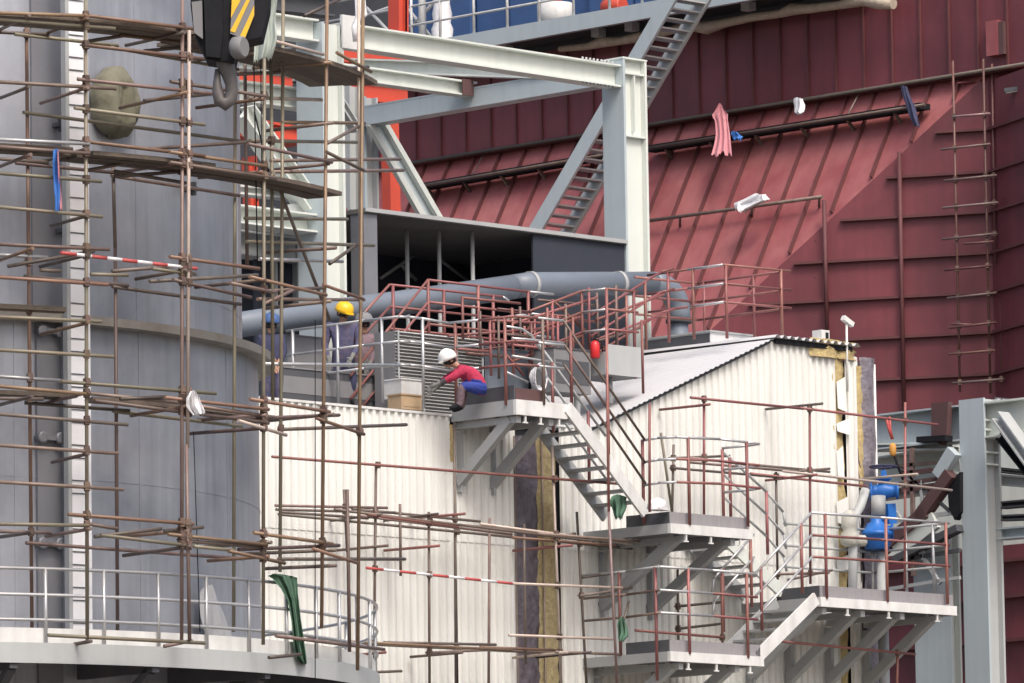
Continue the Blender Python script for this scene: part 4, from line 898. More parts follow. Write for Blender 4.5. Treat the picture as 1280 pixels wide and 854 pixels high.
# boundary rail between upper wall and slope, ribs
MB().bar((XR - .1, yr, z0), (XR - .1, yl, z0), .2, .07).build('edge_rail', 'red_rib', red)
part('edge_pipe', 'grimy', red, [(XR - .24, yr, z0 + .01), (XR - .24, yl, z0 + .01)], .04)
y = SR(1204, 90).y; dY = (SR(1168, 97).y - SR(1204, 90).y)
k = -6
while True:
    yy = y + dY * k; k += 1
    if yy < yr: continue
    if yy > yl: break
    MB().box(XR - .05, XR - .001, yy + .28, yy + .31, z0 + .06, ztr).build('upper_rib', 'red_rib', red)
    z_ = zlow
    zc2 = z0
    # lower end where the rib meets the dark face
    lo_ = zlow
    for q in range(60):
        z_ = z0 - .12 * q
        if z_ < zlow: break
        if cut_y(z_) > yy: lo_ = z_ + .12; break
    if lo_ < z0 - .15:
        a, b_ = sl_pt(yy, z0 - .06), sl_pt(yy, lo_); MB().bar(a + nS * .035, b_ + nS * .035, .03, .09, up=nS).build('slope_rib', 'red_rib', red)
sq = SR(1246, 50); MB().box(XR - .14, XR - .002, sq.y - .14, sq.y + .14, sq.z - .3, sq.z + .34).build('bracket', 'red_face', red); MB().box(XR - .13, XR - .002, sq.y - .26, sq.y - .145, sq.z - .3, sq.z + .3).build('bracket', 'brown_red', red)
# stiffeners of the dark faces
for yv in (169, 222, 272, 323, 372, 422, 474):
    z = SDk(1122, yv).z; zz_ = max(min(z, Q1.z), zlow); yc = cut_y(zz_); xl = XR - (z0 - zz_) * TL
    l = V((xl, yc, z)) + V((dm.x, dm.y, 0)) * -.25
    r_ = V((cor.x, cor.y, z))
    MB().bar(l + nD * .05, r_ + nD * .05, .1, .05).build('stiffener', 'red_rib', red); MB().bar(r_ + nD * .05, r_ + d3 * 3.9 + nD * .05, .1, .05).build('stiffener', 'red_rib', red)
So5 = Pp(Q1 + nD * .13, nD)
for a, b_, m in (((1030, 250), (1034, 425), 'red_rib'), ((1124, 190), (1130, 515), 'red_rib')): part('edge_pipe', m, red, [So5(*a), So5(*b_)], .04)
for yv in (300, 345, 395): MB().bar(SS(1020, yv) , SS(1019, yv + 2), .03, .03).build('clip', 'red_rib', red)
# plank strips and tubes slung across the slope
def slope_tube(a, b_, off): 
    S = Pp(V((XR, 0, z0)) + nS * off, nS); return S(*a), S(*b_)
for lab, a, b_ in (('dark plank walkway hung across the left part of the red slope', (518, 236), (800, 188)), ('dark plank walkway hung across the upper right of the red slope', (812, 187), (1156, 133))):
    t = thing('plank_walkway', lab, 'walkway', slope_tube(a, b_, .3)[0]); p, q = slope_tube(a, b_, .22)
    MB().bar(p, q, .3, .11, up=UP).build('plank', 'black_paint', t); p2, q2 = slope_tube((a[0], a[1] - 2), (b_[0], b_[1] - 2), .42); part('edge_tube', 'rust', t, [p2, q2], .03)
    for k in range(6):
        c = p.lerp(q, (k + .4) / 6); MB().bar(c - UP * .04 + nS * .15, c - nS * .2 - UP * .16, .05, .05).build('bracket', 'grimy', t)
    for k in (.25, .72): c = p.lerp(q, k); part('hanger', 'grimy', t, [c, c + V((.3, 0, .55)) - nS * .1], .015, 6)
t = thing('slope_tube', 'reddish tube hung low across the red slope under a white rag', 'tube', slope_tube((812, 276), (1028, 246), .2)[0]); part('tube', 'rust', t, slope_tube((812, 276), (1028, 246), .2), .035); 
for px, y in ((850, 271), (940, 258), (1024, 247)): p = slope_tube((px, y), (px, y + 10), .2); q = slope_tube((px, y + 12), (px, y + 10), .02)[0]; part('bracket', 'rust', t, [p[0], q], .025)
Sx = Pp(V((XR, 0, z0)) + nS * .55, nS)
cloth('cloth_rag', 'pink_cloth', 'pink cloth hanging from the plank walkway on the red slope', 'rag', [(898, 901, 130), (895, 904, 136), (891, 911, 143), (894, 910, 150), (894, 911, 165), (892, 913, 180), (890, 916, 194)], Sx, .05, 3, 4)
cloth('plastic_bag', 'white_plastic', 'small white bag hung at the top edge of the red slope', 'bag', [(993, 1004, 123), (992, 1006, 130), (993, 1005, 140), (997, 1002, 143)], Sx, .05, 1, 5)
cloth('plastic_bag', 'white_plastic', 'white rag bundle lying on the low tube across the red slope', 'bag', [(944, 958, 243), (932, 961, 249), (919, 950, 256), (919, 932, 264)], Sx, .07, 2, 6)
cloth('cloth_rag', 'blue_cloth', 'small blue rag beside the pink cloth', 'rag', [(914, 922, 165), (915, 928, 170), (918, 927, 175)], Sx, .04, 1, 9)
cloth('cloth_rag', 'navy', 'dark blue rag knotted near the right end of the plank walkway', 'rag', [(1126, 1134, 108), (1130, 1140, 125), (1135, 1146, 140), (1143, 1150, 158)], Sx, .04, 1, 10)
lp = thing('flood_lamp', 'small flood lamp on an arm at the right edge of the red wall', 'lamp', S3f(1268, 125)); b_ = Pp((cor.x, cor.y, 0) , nD); c = So5(1268, 122) - FW * .8; part('arm', 'dark_steel', lp, [c, So5(1256, 98)], .02); MB().bar(c - RT * .25, c + RT * .18 + UP * .05, .16, .07).build('head', 'dark_steel', lp); MB().bar(c - RT * .22 - UP * .045, c + RT * .15 + UP * .005, .12, .015).build('glass', 'steel_white', lp)
# rung scaffold on the right face
rs = Pp(Q1 + nD * .55, nD); rs2 = Pp(Q1 + nD * .6, nD)
ups = [(1191, 76, 1200, 490, 'm', 'u'), (1229, 74, 1238, 492, 'm', 'u'), (1240, 80, 1244, 330, 'm', 'v'), (1250, 250, 1252, 480, 'm', 'v')]
legs = [(1190, 146, 1238, 142, 'n', 'l'), (1176, 187, 1238, 180, 'n', 'l'), (1180, 226, 1246, 219, 'n', 'l'), (1178, 260, 1248, 253, 'n', 'l'), (1178, 299, 1246, 292, 'n', 'l'), (1204, 305, 1242, 302, 'm', 'l'), (1180, 338, 1240, 332, 'm', 'l'), (1184, 373, 1246, 366, 'n', 'l'), (1186, 410, 1246, 403, 'm', 'l'), (1190, 405, 1215, 406, 'm', 'l'), (1186, 443, 1244, 438, 'm', 'l'), (1190, 479, 1254, 474, 'n', 'l')]
scaffold('narrow ladder-like tube scaffold climbing the right of the red wall', {'u': rs, 'l': rs2, 'v': Pp(Q1 + nD * .2, nD)}, ups, legs, rs(1215, 480), r=.022, maxc=30)
# burlap-wrapped pipe along the top edge
bw = [(700, 62), (735, 58), (752, 53), (775, 51), (800, 47), (840, 38), (862, 33), (884, 36), (905, 28), (940, 23), (975, 17), (990, 12), (1010, 11), (1050, 6), (1080, 1), (1100, 5), (1117, 4)]
Sw = Xp(XR - .35); rr = [.06, .07, .11, .08, .10, .08, .10, .13, .09, .08, .08, .12, .09, .08, .12, .13, .10]
one(MB().tube([Sw(x, y) + V((0, 0, random.uniform(-.02, .02))) for x, y in bw], .08, 10, rr=rr), 'wrapped_pipe', 'burlap', 'lumpy burlap-wrapped pipe along the top edge of the red duct', 'pipe')
# ================================================================== upper platform
XPl = 16.9; Su = Xp(XPl)
up_ = thing('upper_platform', 'high grey platform edge beam with white rails in front of blue cladding', 'platform', Su(700, 40))
pz = Su(700, 22).z; pzb = Su(700, 42).z
ya, yb_ = Su(900, 0).y - 3, Su(420, 60).y + 2
MB().box(XPl, XPl + .12, ya, yb_, pzb, pz).build('edge_beam', 'steel_blue', up_)
MB().box(XPl + .121, XPl + 9, ya, yb_, pzb + .12, pz - .05).build('deck', 'dark_steel', up_)
for px in (512, 548, 590, 632, 672, 715, 760, 801, 840):
    p = Su(px, 30); part('post', 'steel_white', up_, [(XPl + .05, p.y, pz), (XPl + .05, p.y, pz + 1.15)], .028)
for h in (.38, .76, 1.13): part('rail', 'steel_white', up_, [(XPl + .05, ya, pz + h), (XPl + .05, yb_, pz + h)], .024)
for px in (632, 748, 790, 936):
    p = Xp(XPl + .6)(px, 40); MB().box(p.x - .1, p.x + .1, p.y - .1, p.y + .1, ztr - .02, pzb + .1).build('support_post', 'steel_grey', up_)
bl = thing('blue_cladding', 'dark blue ribbed cladding behind the high platform', 'cladding', (XPl + 4, (ya + yb_) / 2, pz))
for k in range(14):
    y0 = ya + (yb_ - ya) * k / 14; y1 = ya + (yb_ - ya) * (k + 1) / 14 - .06
    MB().box(XPl + 3.6 + (.15 if k % 2 else 0), XPl + 4., y0, y1, pz, pz + 6).build('panel', 'blue_paint', bl)
bk = thing('shadow_wall', 'added dark wall standing in for shadow behind the red duct under the high platform', 'wall', (XR + 5, (ya + yb_) / 2, 0)); MB().box(XPl + 9.1, XPl + 9.4, ya - 12, yb_ + 12, 0.02, pz + 6).build('panel', 'dark_steel', bk); MB().box(XPl + 9.0, XPl + 9.09, ya - 12, yb_ + 12, pzb - .2, pzb).build('rail', 'steel_mid', bk)  # dark wall put in for the shadow zone under the platform deck
dr = thing('white_drum', 'white drum with a red cap on the high platform', 'drum', Xp(XPl + 1)(695, 40)); c = Xp(XPl + 1)(695, 40); c.z = pz
b = MB(); b.lathe(c, [(.36, 0), (.36, .5), (.33, .52)], 24); b.build('shell', 'steel_white', dr); b = MB(); b.lathe(c + V((-.1, -.1, .52)), [(.12, 0), (.12, .3), (.1, .32)], 16); b.build('cap', 'fire_red', dr)
dr = thing('pump_motor', 'small orange pump motor on the high platform right of the white drum', 'pump', Xp(XPl + 1)(765, 25)); c = Xp(XPl + 1)(765, 20); c.z = pz
MB().lathe(c + UP * .25, [(.14, -.3), (.17, -.28), (.17, .15), (.1, .2)], 16, V((0, 1, 0))).build('motor', 'orange', dr); MB().box(c.x - .2, c.x + .2, c.y - .4, c.y + .3, pz, pz + .08).build('base', 'steel_grey', dr)
vp = thing('insulated_pipe', 'white wrapped vertical pipe with crumpled cladding on the high platform', 'pipe', Xp(XPl + .9)(553, 60)); c = Xp(XPl + .9)(553, 50); c.z = pz - .1
b = MB(); b.lathe(c, [(.34, 0), (.32, .16), (.24, .22), (.2, .3), (.22, .5), (.17, .62), (.2, .8), (.16, 1.0), (.17, 2.5)], 18); b.build('cladding', 'white_plastic', vp); part('riser', 'steel_white', vp, [c + V((.0, .55, 0)), c + V((.0, .55, 2.5))], .08, 12)
xb_ = thing('cross_bracing', 'thin grey cross bracing beside the red-orange post at the top', 'bracing', Su(470, 50))
for a, b_ in (((458, 10), (500, 55)), ((500, 0), (540, 48)), ((545, 0), (505, 45)), ((430, 30), (500, 5))): part('brace', 'steel_mid', xb_, [Xp(XPl + 1.5)(*a), Xp(XPl + 1.5)(*b_)], .04)
wr = thing('hanging_shackle', 'white rope and shackle hanging above the long pale beam', 'shackle', SFr(446, 50))
for pts in ([(447, -10), (448, 22), (443, 34), (445, 52)], [(452, -10), (454, 10), (456, 18), (450, 23)]): part('rope', 'white_plastic', wr, [Yp(YF - .6)(*q) for q in pts], .05, 8)
# long grey ship ladder
XSt = 15.6
Sst = Xp(XSt)
st_ = thing('ship_ladder', 'long steep grey stair rising behind the frame corner to the high platform', 'stair', Sst(680, 284))
p, q = Sst(668, 290), Sst(845, -14); MB().bar(p, q, .06, .30, up=V((0, 0, 1))).build('stringer', 'steel_blue', st_)
S2t = Xp(XSt + .85); p2, q2 = S2t(706, 290), S2t(872, -2)
dlt = V((.85, 0, 0)); MB().bar(p + dlt, q + dlt, .06, .30).build('stringer', 'steel_grey', st_)
n = 26
for i in range(1, n):
    c = p.lerp(q, i / n); MB().box(c.x + .04, c.x + .82, c.y - .13, c.y + .13, c.z - .03, c.z).build('tread', 'steel_mid', st_)
# ================================================================== right-hand steelwork
YD = 1.6
colD, xd, wd, dd, zd_ = column('big blue-grey steel column at the right edge of the picture', 1229, 1200, 1251, 497, Y=YD, m='steel_grey', tf=.05)
SD_ = Yp(YD)
for yv in (525, 537, 565, 580): z = SD_(1240, yv).z; MB().box(xd + .052, xd + wd - .052, YD + .004, YD + .097, z - .02, z + .01).build('stiffener', 'steel_light', colD)
gr = thing('dark_grille', 'dark perforated grille plate on the beam right of the big column', 'grille', SD_(1260, 530)); p, q = SD_(1251, 531), SD_(1270, 498)
MB().box(p.x, q.x, YD + .1, YD + .13, p.z, q.z).build('plate', 'dark_steel', gr)
for i in range(5):
    for j in range(3): x = p.x + (q.x - p.x) * (j + .5) / 3; z = p.z + (q.z - p.z) * (i + .5) / 5; MB().box(x - .045, x + .045, YD + .085, YD + .099, z - .04, z + .03).build('slot', 'steel_mid', gr)
XG = xd + wd / 2; SG = Xp(XG)
gd = beam('deep grey girder under the bottom edge of the red duct', (XG, SG(1092, 545).y, SG(1150, 536).z), (XG, SG(1205, 525).y, SG(1150, 536).z), .4, .62, 'steel_blue')
zg = SG(1150, 509).z
beam('grey girder continuing right past the big column', (XG, SG(1205, 525).y - .02, SG(1150, 536).z), (XG, SG(1330, 500).y, SG(1150, 536).z), .4, .62, 'steel_light')
beam('thin bright flanged beam under the deep girder', SG(1090, 560), SG(1190, 558), .3, .14, 'steel_light')
beam('pale lower girder behind the chain hoist', Xp(XG + .5)(1090, 592), Xp(XG + .5)(1200, 575), .4, .5, 'steel_light')
beam('grey tie beam behind the blue valves', Xp(XG + .8)(1090, 622), Xp(XG + .8)(1200, 606), .3, .16, 'steel_grey')
bkp = thing('backing_panel', 'pale panel wall behind the valves and the big column', 'panel', Xp(XG + 2)(1150, 700)); a, b_ = Xp(XG + 2.2)(1085, 640), Xp(XG + 2.2)(1330, 640)
MB().box(XG + 2.2, XG + 2.3, b_.y, a.y, Xp(XG + 2)(1150, 690).z, zg + .2).build('panel', 'steel_light', bkp)
MB().box(XG + 2.15, XG + 2.3, b_.y - 1, a.y + 1, .02, Xp(XG + 2)(1150, 690).z - .01).build('dark_panel', 'red_dark', bkp)
for yv in (700, 745, 800): z = Xp(XG + 2.1)(1270, yv).z; MB().box(XG + 2.0, XG + 2.14, b_.y, a.y, z - .03, z + .03).build('girt', 'red_rib', bkp)
for i, (a, b_, w_, h_, m, X_) in enumerate((((1252, 588), (1300, 593), .2, .1, 'dark_steel', XG + .5), ((1252, 600), (1300, 604), .2, .2, 'steel_grey', XG + .5), ((1252, 632), (1300, 628), .25, .12, 'dark_steel', XG + .3), ((1252, 648), (1300, 646), .25, .1, 'dark_steel', XG + .3), ((1252, 668), (1300, 664), .3, .2, 'steel_blue', XG + .3))):
    beam(['thin dark', 'pale grey', 'dark flat', 'lower dark flat', 'bluish lowest'][i] + ' beam crossing right of the big column', Xp(X_)(*a), Xp(X_)(*b_), w_, h_, m)
bb = beam('dark diagonal brace at the far right edge beside the big column', Xp(XG - .4)(1250, 520), Xp(XG - .4)(1300, 590), .3, .2, 'steel_grey', nm='diagonal_brace')
beam('second dark diagonal brace at the far right edge under the first one', Xp(XG - .3)(1252, 545), Xp(XG - .3)(1300, 605), .2, .16, 'black_paint', nm='diagonal_brace')
colE, xe_, we, de, ze = column('shorter blue-grey column behind the right landing', 1186, 1143, 1200, 665, Y=2.6, m='steel_light')
bk2 = thing('hanger_bracket', 'dark rusty bracket hanging from the deep girder left of the big column', 'bracket', SG(1174, 555)); Sg2 = Xp(XG - .3)
MB().prism([Sg2(1164, 504), Sg2(1185, 502), Sg2(1183, 548), Sg2(1176, 556), Sg2(1164, 550)], (.12, 0, 0)).build('plate', 'brown_red', bk2); MB().bar(Sg2(1150, 550), Sg2(1186, 548), .2, .1).build('foot', 'black_paint', bk2)
bc = thing('diagonal_brace', 'dark rusty diagonal brace rising right to the big column', 'brace', Sg2(1110, 690)); 
for a, b_, w_, m in (((1098, 690), (1160, 640), .22, 'brown_red'), ((1150, 648), (1190, 592), .22, 'brown_red'), ((1120, 700), (1200, 660), .12, 'dark_steel')): MB().bar(Sg2(*a), Sg2(*b_), .2, w_).build('arm', m, bc)
MB().prism([Sg2(1184, 606), Sg2(1200, 590), Sg2(1200, 640), Sg2(1193, 650), Sg2(1186, 636)], (.15, 0, 0)).build('gusset', 'black_paint', bc)
MB().bar(Sg2(1174, 596), Sg2(1193, 564), .16, .24).build('sleeve', 'steel_blue', bc)
MB().bar(Sg2(1120, 690), Sg2(1170, 650), .1, .3).build('pale_arm', 'steel_light', bc)
# blue valves
def valve(label, c, s, wheel=True):
    t = thing('gate_valve', label, 'valve', c - UP * s)
    ax = RT
    b = MB(); b.lathe(c - ax * s * .9, [(.55 * s, 0), (.55 * s, .12 * s), (.36 * s, .18 * s), (.42 * s, .5 * s), (.55 * s, .9 * s), (.42 * s, 1.3 * s), (.36 * s, 1.62 * s), (.55 * s, 1.68 * s), (.55 * s, 1.8 * s)], 20, ax); b.build('body', 'blue_valve', t)
    b = MB(); b.lathe(c, [(.36 * s, .3 * s), (.34 * s, .7 * s), (.5 * s, .72 * s), (.5 * s, .84 * s), (.2 * s, .9 * s), (.16 * s, 1.3 * s)], 18); b.build('bonnet', 'blue_valve', t)
    if wheel:
        w_ = c + UP * s * 1.55; b = MB(); r = .85 * s; b.tube([w_ + V((r * math.cos(k * math.pi / 12), r * math.sin(k * math.pi / 12), 0)) for k in range(25)], .07 * s, 8)
        for k in range(3): d = V((math.cos(k * 2.09), math.sin(k * 2.09), 0)); b.bar(w_, w_ + d * r, .06 * s, .06 * s)
        b.tube([c + UP * s * .9, w_ + UP * .15 * s], .06 * s, 8); b.build('handwheel', 'navy', t)
    return t
SV = Yp(-.35)
valve('upper blue gate valve with a flat handwheel right of the cream building', SV(1105, 614), .26)
v2 = valve('lower rounded blue valve below the handwheel valve', SV(1100, 664), .24, False)
c = SV(1096, 664); b = MB(); b.lathe(c - UP * .3, [(.20, 0), (.20, .05), (.23, .07), (.235, .22), (.26, .23), (.26, .29), (.22, .30), (.17, .40), (.10, .46), (.10, .54)], 16); b.build('bulb', 'blue_valve', v2)
b = MB(); b.bar(SV(1110, 630), SV(1112, 655), .16, .2); b.build('yoke', 'blue_valve', v2)
part('flange_pipe', 'steel_mid', v2, [SV(1102, 690), (SV(1102, 690).x, -.35, z3 - 4)], .09, 14)
part('flange_pipe', 'steel_mid', v2, [SV(1098, 620), SV(1098, 645)], .12, 14)
ln = thing('clutter_pipe', 'grey pipe bend with pale lagging left of the lower blue valve', 'pipe', SV(1075, 700)); part('bend', 'steel_grey', ln, [SV(1082, 612), SV(1076, 632), SV(1066, 650), SV(1066, 690), SV(1066, 760)], .075, 14); MB().lathe(SV(1062, 684), [(.06, 0), (.14, .05), (.15, .2), (.1, .28), (.13, .33), (.12, .5), (.06, .6)], 16).build('lagging', 'lagging', ln); MB().lathe(SV(1084, 676), [(.05, 0), (.09, .03), (.1, .2), (.06, .28)], 14, -RT).build('lagging', 'lagging', ln)
hsn = thing('chain_hoist', 'orange hook block hanging on a red rope right of the cream building', 'hoist', SV(1116, 565)); part('rope', 'tape_red', hsn, [SV(1108, 523), SV(1111, 537), SV(1115, 549)], .022, 6); part('rope', 'tape_red', hsn, [SV(1112, 521), SV(1113, 537), SV(1116, 549)], .02, 6)
c = SV(1116, 560); b = MB(); b.lathe(c - UP * .14, [(.03, 0), (.055, .04), (.06, .17), (.03, .22)], 12); b.build('block', 'orange_hook', hsn); part('chain', 'black_paint', hsn, [SV(1118, 570), SV(1122, 582), SV(1129, 600)], .022, 6)
tng = thing('pipe_bracing', 'thin grey and rusty braces tangled behind the blue valves', 'bracing', Xp(XG - .1)(1130, 680))
for (a, b_, w_, m) in (((1088, 655), (1200, 640), .07, 'steel_mid'), ((1095, 610), (1180, 598), .06, 'brown_red'), ((1120, 580), (1188, 640), .05, 'dark_steel'), ((1140, 560), (1142, 720), .07, 'rust'), ((1095, 705), (1200, 688), .07, 'dark_steel'), ((1120, 640), (1175, 730), .06, 'steel_grey'), ((1152, 600), (1154, 700), .05, 'steel_grey'), ((1100, 585), (1170, 578), .06, 'rust'), ((1128, 612), (1186, 606), .1, 'brown_red'), ((1128, 592), (1165, 588), .08, 'brown_red'), ((1090, 740), (1200, 722), .06, 'steel_grey'), ((1165, 620), (1120, 690), .06, 'dark_steel')):
    MB().bar(Xp(XG - .25)(*a), Xp(XG - .25)(*b_), .06, w_).build('brace', m, tng)
# ================================================================== people
def skin_mesh(verts, edges, rads, root=0, sub=2):
    me = bpy.data.meshes.new('tmp'); me.from_pydata(verts, edges, []); o = bpy.data.objects.new('tmp', me); COL.objects.link(o)
    m = o.modifiers.new('s', 'SKIN'); m.use_smooth_shade = True
    sv = me.skin_vertices[0].data
    for i, r in enumerate(rads):
        sv[i].radius = (r, r) if not isinstance(r, tuple) else r; sv[i].use_root = (i == root)
    s = o.modifiers.new('d', 'SUBSURF'); s.levels = sub; s.render_levels = sub
    dg = bpy.context.evaluated_depsgraph_get(); ev = o.evaluated_get(dg); out = bpy.data.meshes.new_from_object(ev)
    bpy.data.objects.remove(o); bpy.data.meshes.remove(me)
    return out
def person(label, org, ax_r, ax_f, J, mats, helmet, face_dir, kind='person'):
    """J: joints in metres as (right, up, towards the viewer) from org. ax_r: picture right, ax_f: away from the viewer."""
    W = lambda q: V(org) + ax_r * q[0] + UP * q[1] - ax_f * q[2]
    t = thing('person', label, 'person', org)
    vs, es, rs, zone = [], [], [], []
    def nv(q, r, z, par=None):
        vs.append(W(q) - V(org)); rs.append(r); zone.append(z); k = len(vs) - 1
        if par is not None: es.append((par, k))
        return k
    L = lambda a, b_, t_: tuple(x + (y - x) * t_ for x, y in zip(a, b_))
    pel = nv(J['pelvis'], .14, 'leg'); ch = nv(L(J['pelvis'], J['neck'], .45), .16, 'top', pel); ch2 = nv(L(J['pelvis'], J['neck'], .82), .165, 'top', ch)
    nk = nv(J['neck'], .055, 'skin', ch2); hd0 = nv(L(J['neck'], J['head'], .45), .06, 'skin', nk); hd = nv(J['head'], .092, 'skin', hd0)
    fd = V(face_dir).normalized(); hq = J['head']
    chin = nv((hq[0] + fd.x * .045, hq[1] - .075 + fd.y * .05, hq[2] + fd.z * .045), .058, 'skin', hd)
    for s in 'lr':
        sh = nv(J['sh' + s], .085, 'top', ch2); el = nv(J['el' + s], .064, 'top', sh); wr_ = nv(J['wr' + s], .036, 'hand', el)
        d = V(J['wr' + s]) - V(J['el' + s]); d.normalize(); pm = V(J['wr' + s]) + d * .07; pk = nv(tuple(pm), .034, 'hand', wr_)
        sid = d.cross(V((0, 0, 1))); sid = sid.normalized() if sid.length > .1 else V((1, 0, 0))
        for k, (o_, ln) in enumerate(((-.03, .065), (-.01, .08), (.01, .075), (.03, .058))):
            m1 = pm + sid * o_ + d * .045; m2 = m1 + d * ln * .5 - V((0, .02, 0)); m3 = m2 + d * ln * .3 - V((0, .03, 0))
            f = nv(tuple(m1), .0095, 'hand', pk); f = nv(tuple(m2), .009, 'hand', f); nv(tuple(m3), .008, 'hand', f)
        th = nv(tuple(V(J['wr' + s]) + d * .04 + sid * .04), .011, 'hand', pk); nv(tuple(V(J['wr' + s]) + d * .085 + sid * .065), .009, 'hand', th)
        hp = nv(J['hp' + s], .115, 'leg', pel); kn = nv(J['kn' + s], .085, 'leg', hp); an = nv(J['an' + s], .055, 'shin', kn)
        fo = nv(J['ft' + s], .038, 'boot', an)
    me = skin_mesh(vs, es, rs)
    names = ['skin', mats['top'], mats['leg'], mats['hand'], 'black_paint', mats.get('sleeve', mats['top']), mats.get('shin', mats['leg'])]; zi = {'skin': 0, 'top': 1, 'leg': 2, 'hand': 3, 'boot': 4, 'sleeve': 5, 'shin': 6}
    for n_ in names: me.materials.append(MATS[n_])
    segs = [(vs[a], vs[b_], zone[b_] if not (zone[a] == 'leg' and zone[b_] == 'top') else 'top') for a, b_ in es]
    for p in me.polygons:
        c = p.center; best = None
        for a, b_, z in segs:
            d = b_ - a; tt = max(0, min(1, (c - a).dot(d) / max(1e-9, d.length_squared))); q = (c - a - d * tt).length
            if z == 'hand' and tt < .8 and (b_ - a).length > .15: z = 'sleeve'
            if z == 'skin' and (a - vs[ch2]).length < 1e-6 and tt < .7: z = 'top'
            q -= .05 if z == 'top' and not (zi and mats.get('nobias')) else 0
            if best is None or q < best[0]: best = (q, z)
        p.material_index = zi[best[1]]
        p.use_smooth = True
    o = bpy.data.objects.new('body', me); COL.objects.link(o); o.parent = t
    # face, hair, helmet
    H = W(J['head']); F = (ax_r * fd.x + UP * fd.y - ax_f * fd.z).normalized(); side = F.cross(UP).normalized(); up_h = side.cross(F)
    b = MB(); b.lathe(H + F * .085 - up_h * .02, [(.016, 0), (.012, .02), (.004, .03)], 8, F); b.build('nose', 'skin', t)
    for s in (-1, 1):
        MB().lathe(H + F * .082 + side * (.033 * s) + up_h * .015, [(.014, 0), (.011, .006)], 8, F).build('eye', 'hair', t); MB().lathe(H + side * (.088 * s), [(.02, 0), (.026, .01), (.014, .02)], 8, side * s).build('ear', 'skin', t)
    MB().bar(H + F * .088 - up_h * .058 - side * .022, H + F * .088 - up_h * .058 + side * .022, .008, .007).build('mouth', 'brown_red', t)
    b = MB(); b.lathe(H - F * .012 - up_h * .03, [(.09, -.02), (.101, .03), (.1, .07), (.06, .1)], 18, up_h); b.build('hair', 'hair', t)
    hm, tip = helmet
    ua = (up_h + F * tip).normalized(); c = H + up_h * .035
    b = MB(); n = 20
    prof = [(.15, -.01), (.147, .03), (.135, .08), (.108, .12), (.065, .145), (.012, .153)]
    b.lathe(c, prof, n, ua)
    fr = F - ua * F.dot(ua); fr.normalize(); b.hexa([c + fr * .08 - side * .1, c + fr * .08 + side * .1, c + fr * .185 + side * .06, c + fr * .185 - side * .06] + [q + ua * .014 for q in (c + fr * .08 - side * .1, c + fr * .08 + side * .1, c + fr * .185 + side * .06, c + fr * .185 - side * .06)])
    hh = b.build('helmet', hm, t)
    b = MB(); pts = [c + ua * (.012 + .15 * math.sin(k * math.pi / 8)) + fr * (.138 * math.cos(k * math.pi / 8)) for k in range(9)]; b.tube(pts, .012, 6); b.build('ridge', hm, hh)
    return t
def at(S, px, y): return S(px, y)
# crouching worker on landing 1, bent to the left, reaching down
S = Yp(-.75); org = S(590, 515); k = 1 / 80.
def J2(d):
    return {n_: ((x - 590) * k, (515 - y) * k, z) for n_, (x, y, z) in d.items()}
person('person crouching in a red jacket, blue trousers and white helmet, reaching down to the left', org, RT, FW, J2(dict(
    pelvis=(603, 482, .0), neck=(575, 460, .05), head=(563, 453, .07), shl=(580, 466, .19), shr=(578, 463, -.14), ell=(566, 475, .24), wrl=(549, 482, .2), elr=(560, 472, -.12), wrr=(546, 484, -.05),
    hpl=(603, 487, .1), hpr=(602, 487, -.1), knl=(578, 484, .16), knr=(580, 482, -.14), anl=(575, 508, .12), anr=(578, 508, -.12), ftl=(562, 512, .14), ftr=(565, 512, -.14))),
    dict(top='jacket_red', leg='jean_blue', hand='glove', sleeve='dark_cloth', shin='dusty'), ('helmet_white', -.1), (-.8, -.5, .35))
S = Xp(X50 + .0); S = Yp(1.75); org = S(428, 503); k = 1 / 79.
def J3(d, x0=428, y0=503): return {n_: ((x - x0) * k, (y0 - y) * k, z) for n_, (x, y, z) in d.items()}
person('person in a yellow helmet and checked work clothes standing head bowed at the guard rail', org, RT, FW, J3(dict(
    pelvis=(430, 454, -.05), neck=(430, 405, .02), head=(431, 394.5, .12), shl=(446, 409, .02), shr=(413, 409, .02), ell=(450, 432, .05), wrl=(441, 449, .22), elr=(407, 433, .02), wrr=(412, 452, .2),
    hpl=(437, 457, -.05), hpr=(422, 457, -.05), knl=(440, 478, .02), knr=(419, 478, .0), anl=(438, 502, -.05), anr=(418, 502, -.05), ftl=(441, 505, .1), ftr=(415, 505, .1))),
    dict(top='plaid', leg='navy', hand='glove'), ('helmet_yellow', .1), (.55, -.3, .6))
S = Yp(2.3); org = S(452, 502); k = 1 / 78.
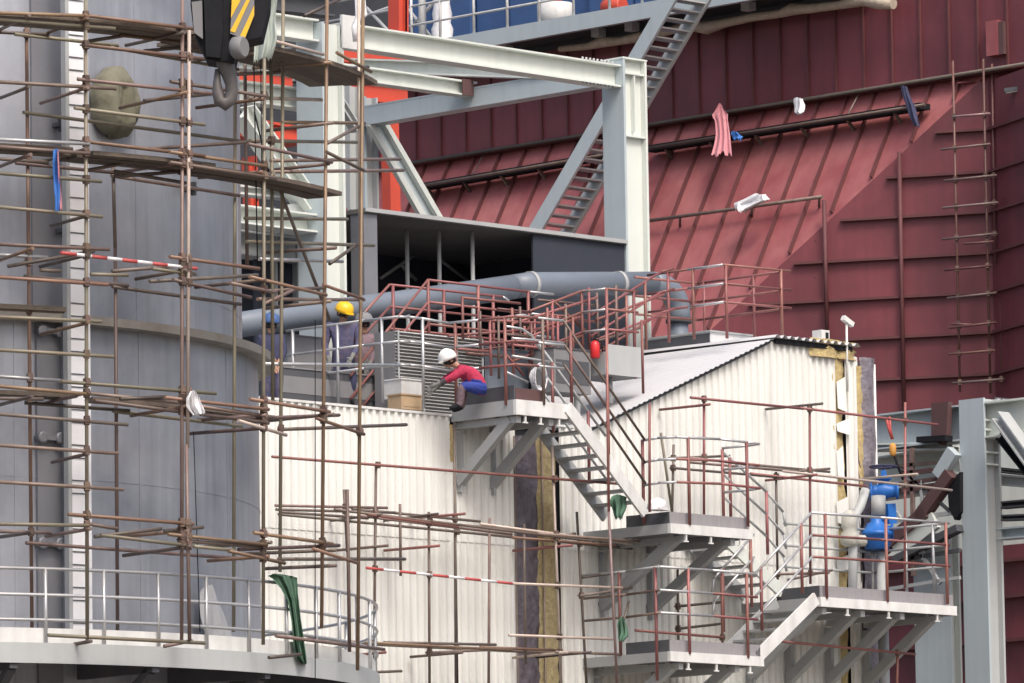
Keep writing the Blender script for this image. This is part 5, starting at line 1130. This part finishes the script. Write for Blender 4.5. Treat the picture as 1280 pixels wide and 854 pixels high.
person('person in dusty pinkish work clothes half hidden behind the pole right of the yellow helmet', org, RT, FW, J3(dict(
    pelvis=(454, 460, 0), neck=(455, 420, .02), head=(456, 407, .04), shl=(467, 424, .02), shr=(443, 424, .02), ell=(470, 443, .05), wrl=(463, 458, .15), elr=(440, 444, .02), wrr=(443, 460, .12),
    hpl=(460, 462, 0), hpr=(448, 462, 0), knl=(461, 482, .05), knr=(447, 482, .03), anl=(461, 502, 0), anr=(447, 502, 0), ftl=(463, 505, .12), ftr=(445, 505, .12)), 452, 502),
    dict(top='dusty', leg='dusty', hand='glove'), ('deck_grey', .0), (.3, -.1, .8))
S = Yp(.9); org = S(341, 503); k = 1 / 80.
person('person in dark blue glimpsed at the tank edge behind the scaffold poles', org, RT, FW, J3(dict(
    pelvis=(341, 460, 0), neck=(340, 421, .02), head=(340, 409, .04), shl=(352, 425, .02), shr=(328, 425, .02), ell=(355, 443, .05), wrl=(350, 456, .18), elr=(325, 444, .02), wrr=(330, 458, .15),
    hpl=(347, 462, 0), hpr=(335, 462, 0), knl=(348, 482, .05), knr=(334, 482, .03), anl=(348, 502, 0), anr=(334, 502, 0), ftl=(350, 505, .12), ftr=(332, 505, .12)), 341, 503),
    dict(top='navy', leg='plaid', hand='skin'), ('blue_paint', .0), (.5, -.1, .8))
# ================================================================== light
w = bpy.data.worlds.new('World'); scene.world = w; w.use_nodes = True
nt = w.node_tree; bg = nt.nodes['Background']; sky = nt.nodes.new('ShaderNodeTexSky'); sky.sky_type = 'NISHITA'; sky.sun_disc = False
SD = V((.25, -.80, .95)).normalized()
SD = (-FW * .58 + RT * .27 + UP * .85).normalized()
el = math.asin(SD.z); sky.sun_elevation = el; sky.sun_rotation = math.atan2(SD.x, SD.y)
sky.air_density = 1.0; sky.dust_density = 6; sky.ozone_density = .6
nt.links.new(sky.outputs[0], bg.inputs[0]); bg.inputs[1].default_value = .15
ld = bpy.data.lights.new('sun', 'SUN'); ld.energy = 1.25; ld.angle = R(17); ld.color = (1, .98, .955)
lo = bpy.data.objects.new('sun', ld); COL.objects.link(lo); lo.rotation_euler = SD.to_track_quat('Z', 'Y').to_euler(); lo.location = (0, 0, 60)
scene.view_settings.view_transform = 'Standard'; scene.view_settings.look = 'None'; scene.view_settings.gamma = 1; scene.view_settings.exposure = .43
for o in scene.objects:
    if '_o' in o: del o['_o']
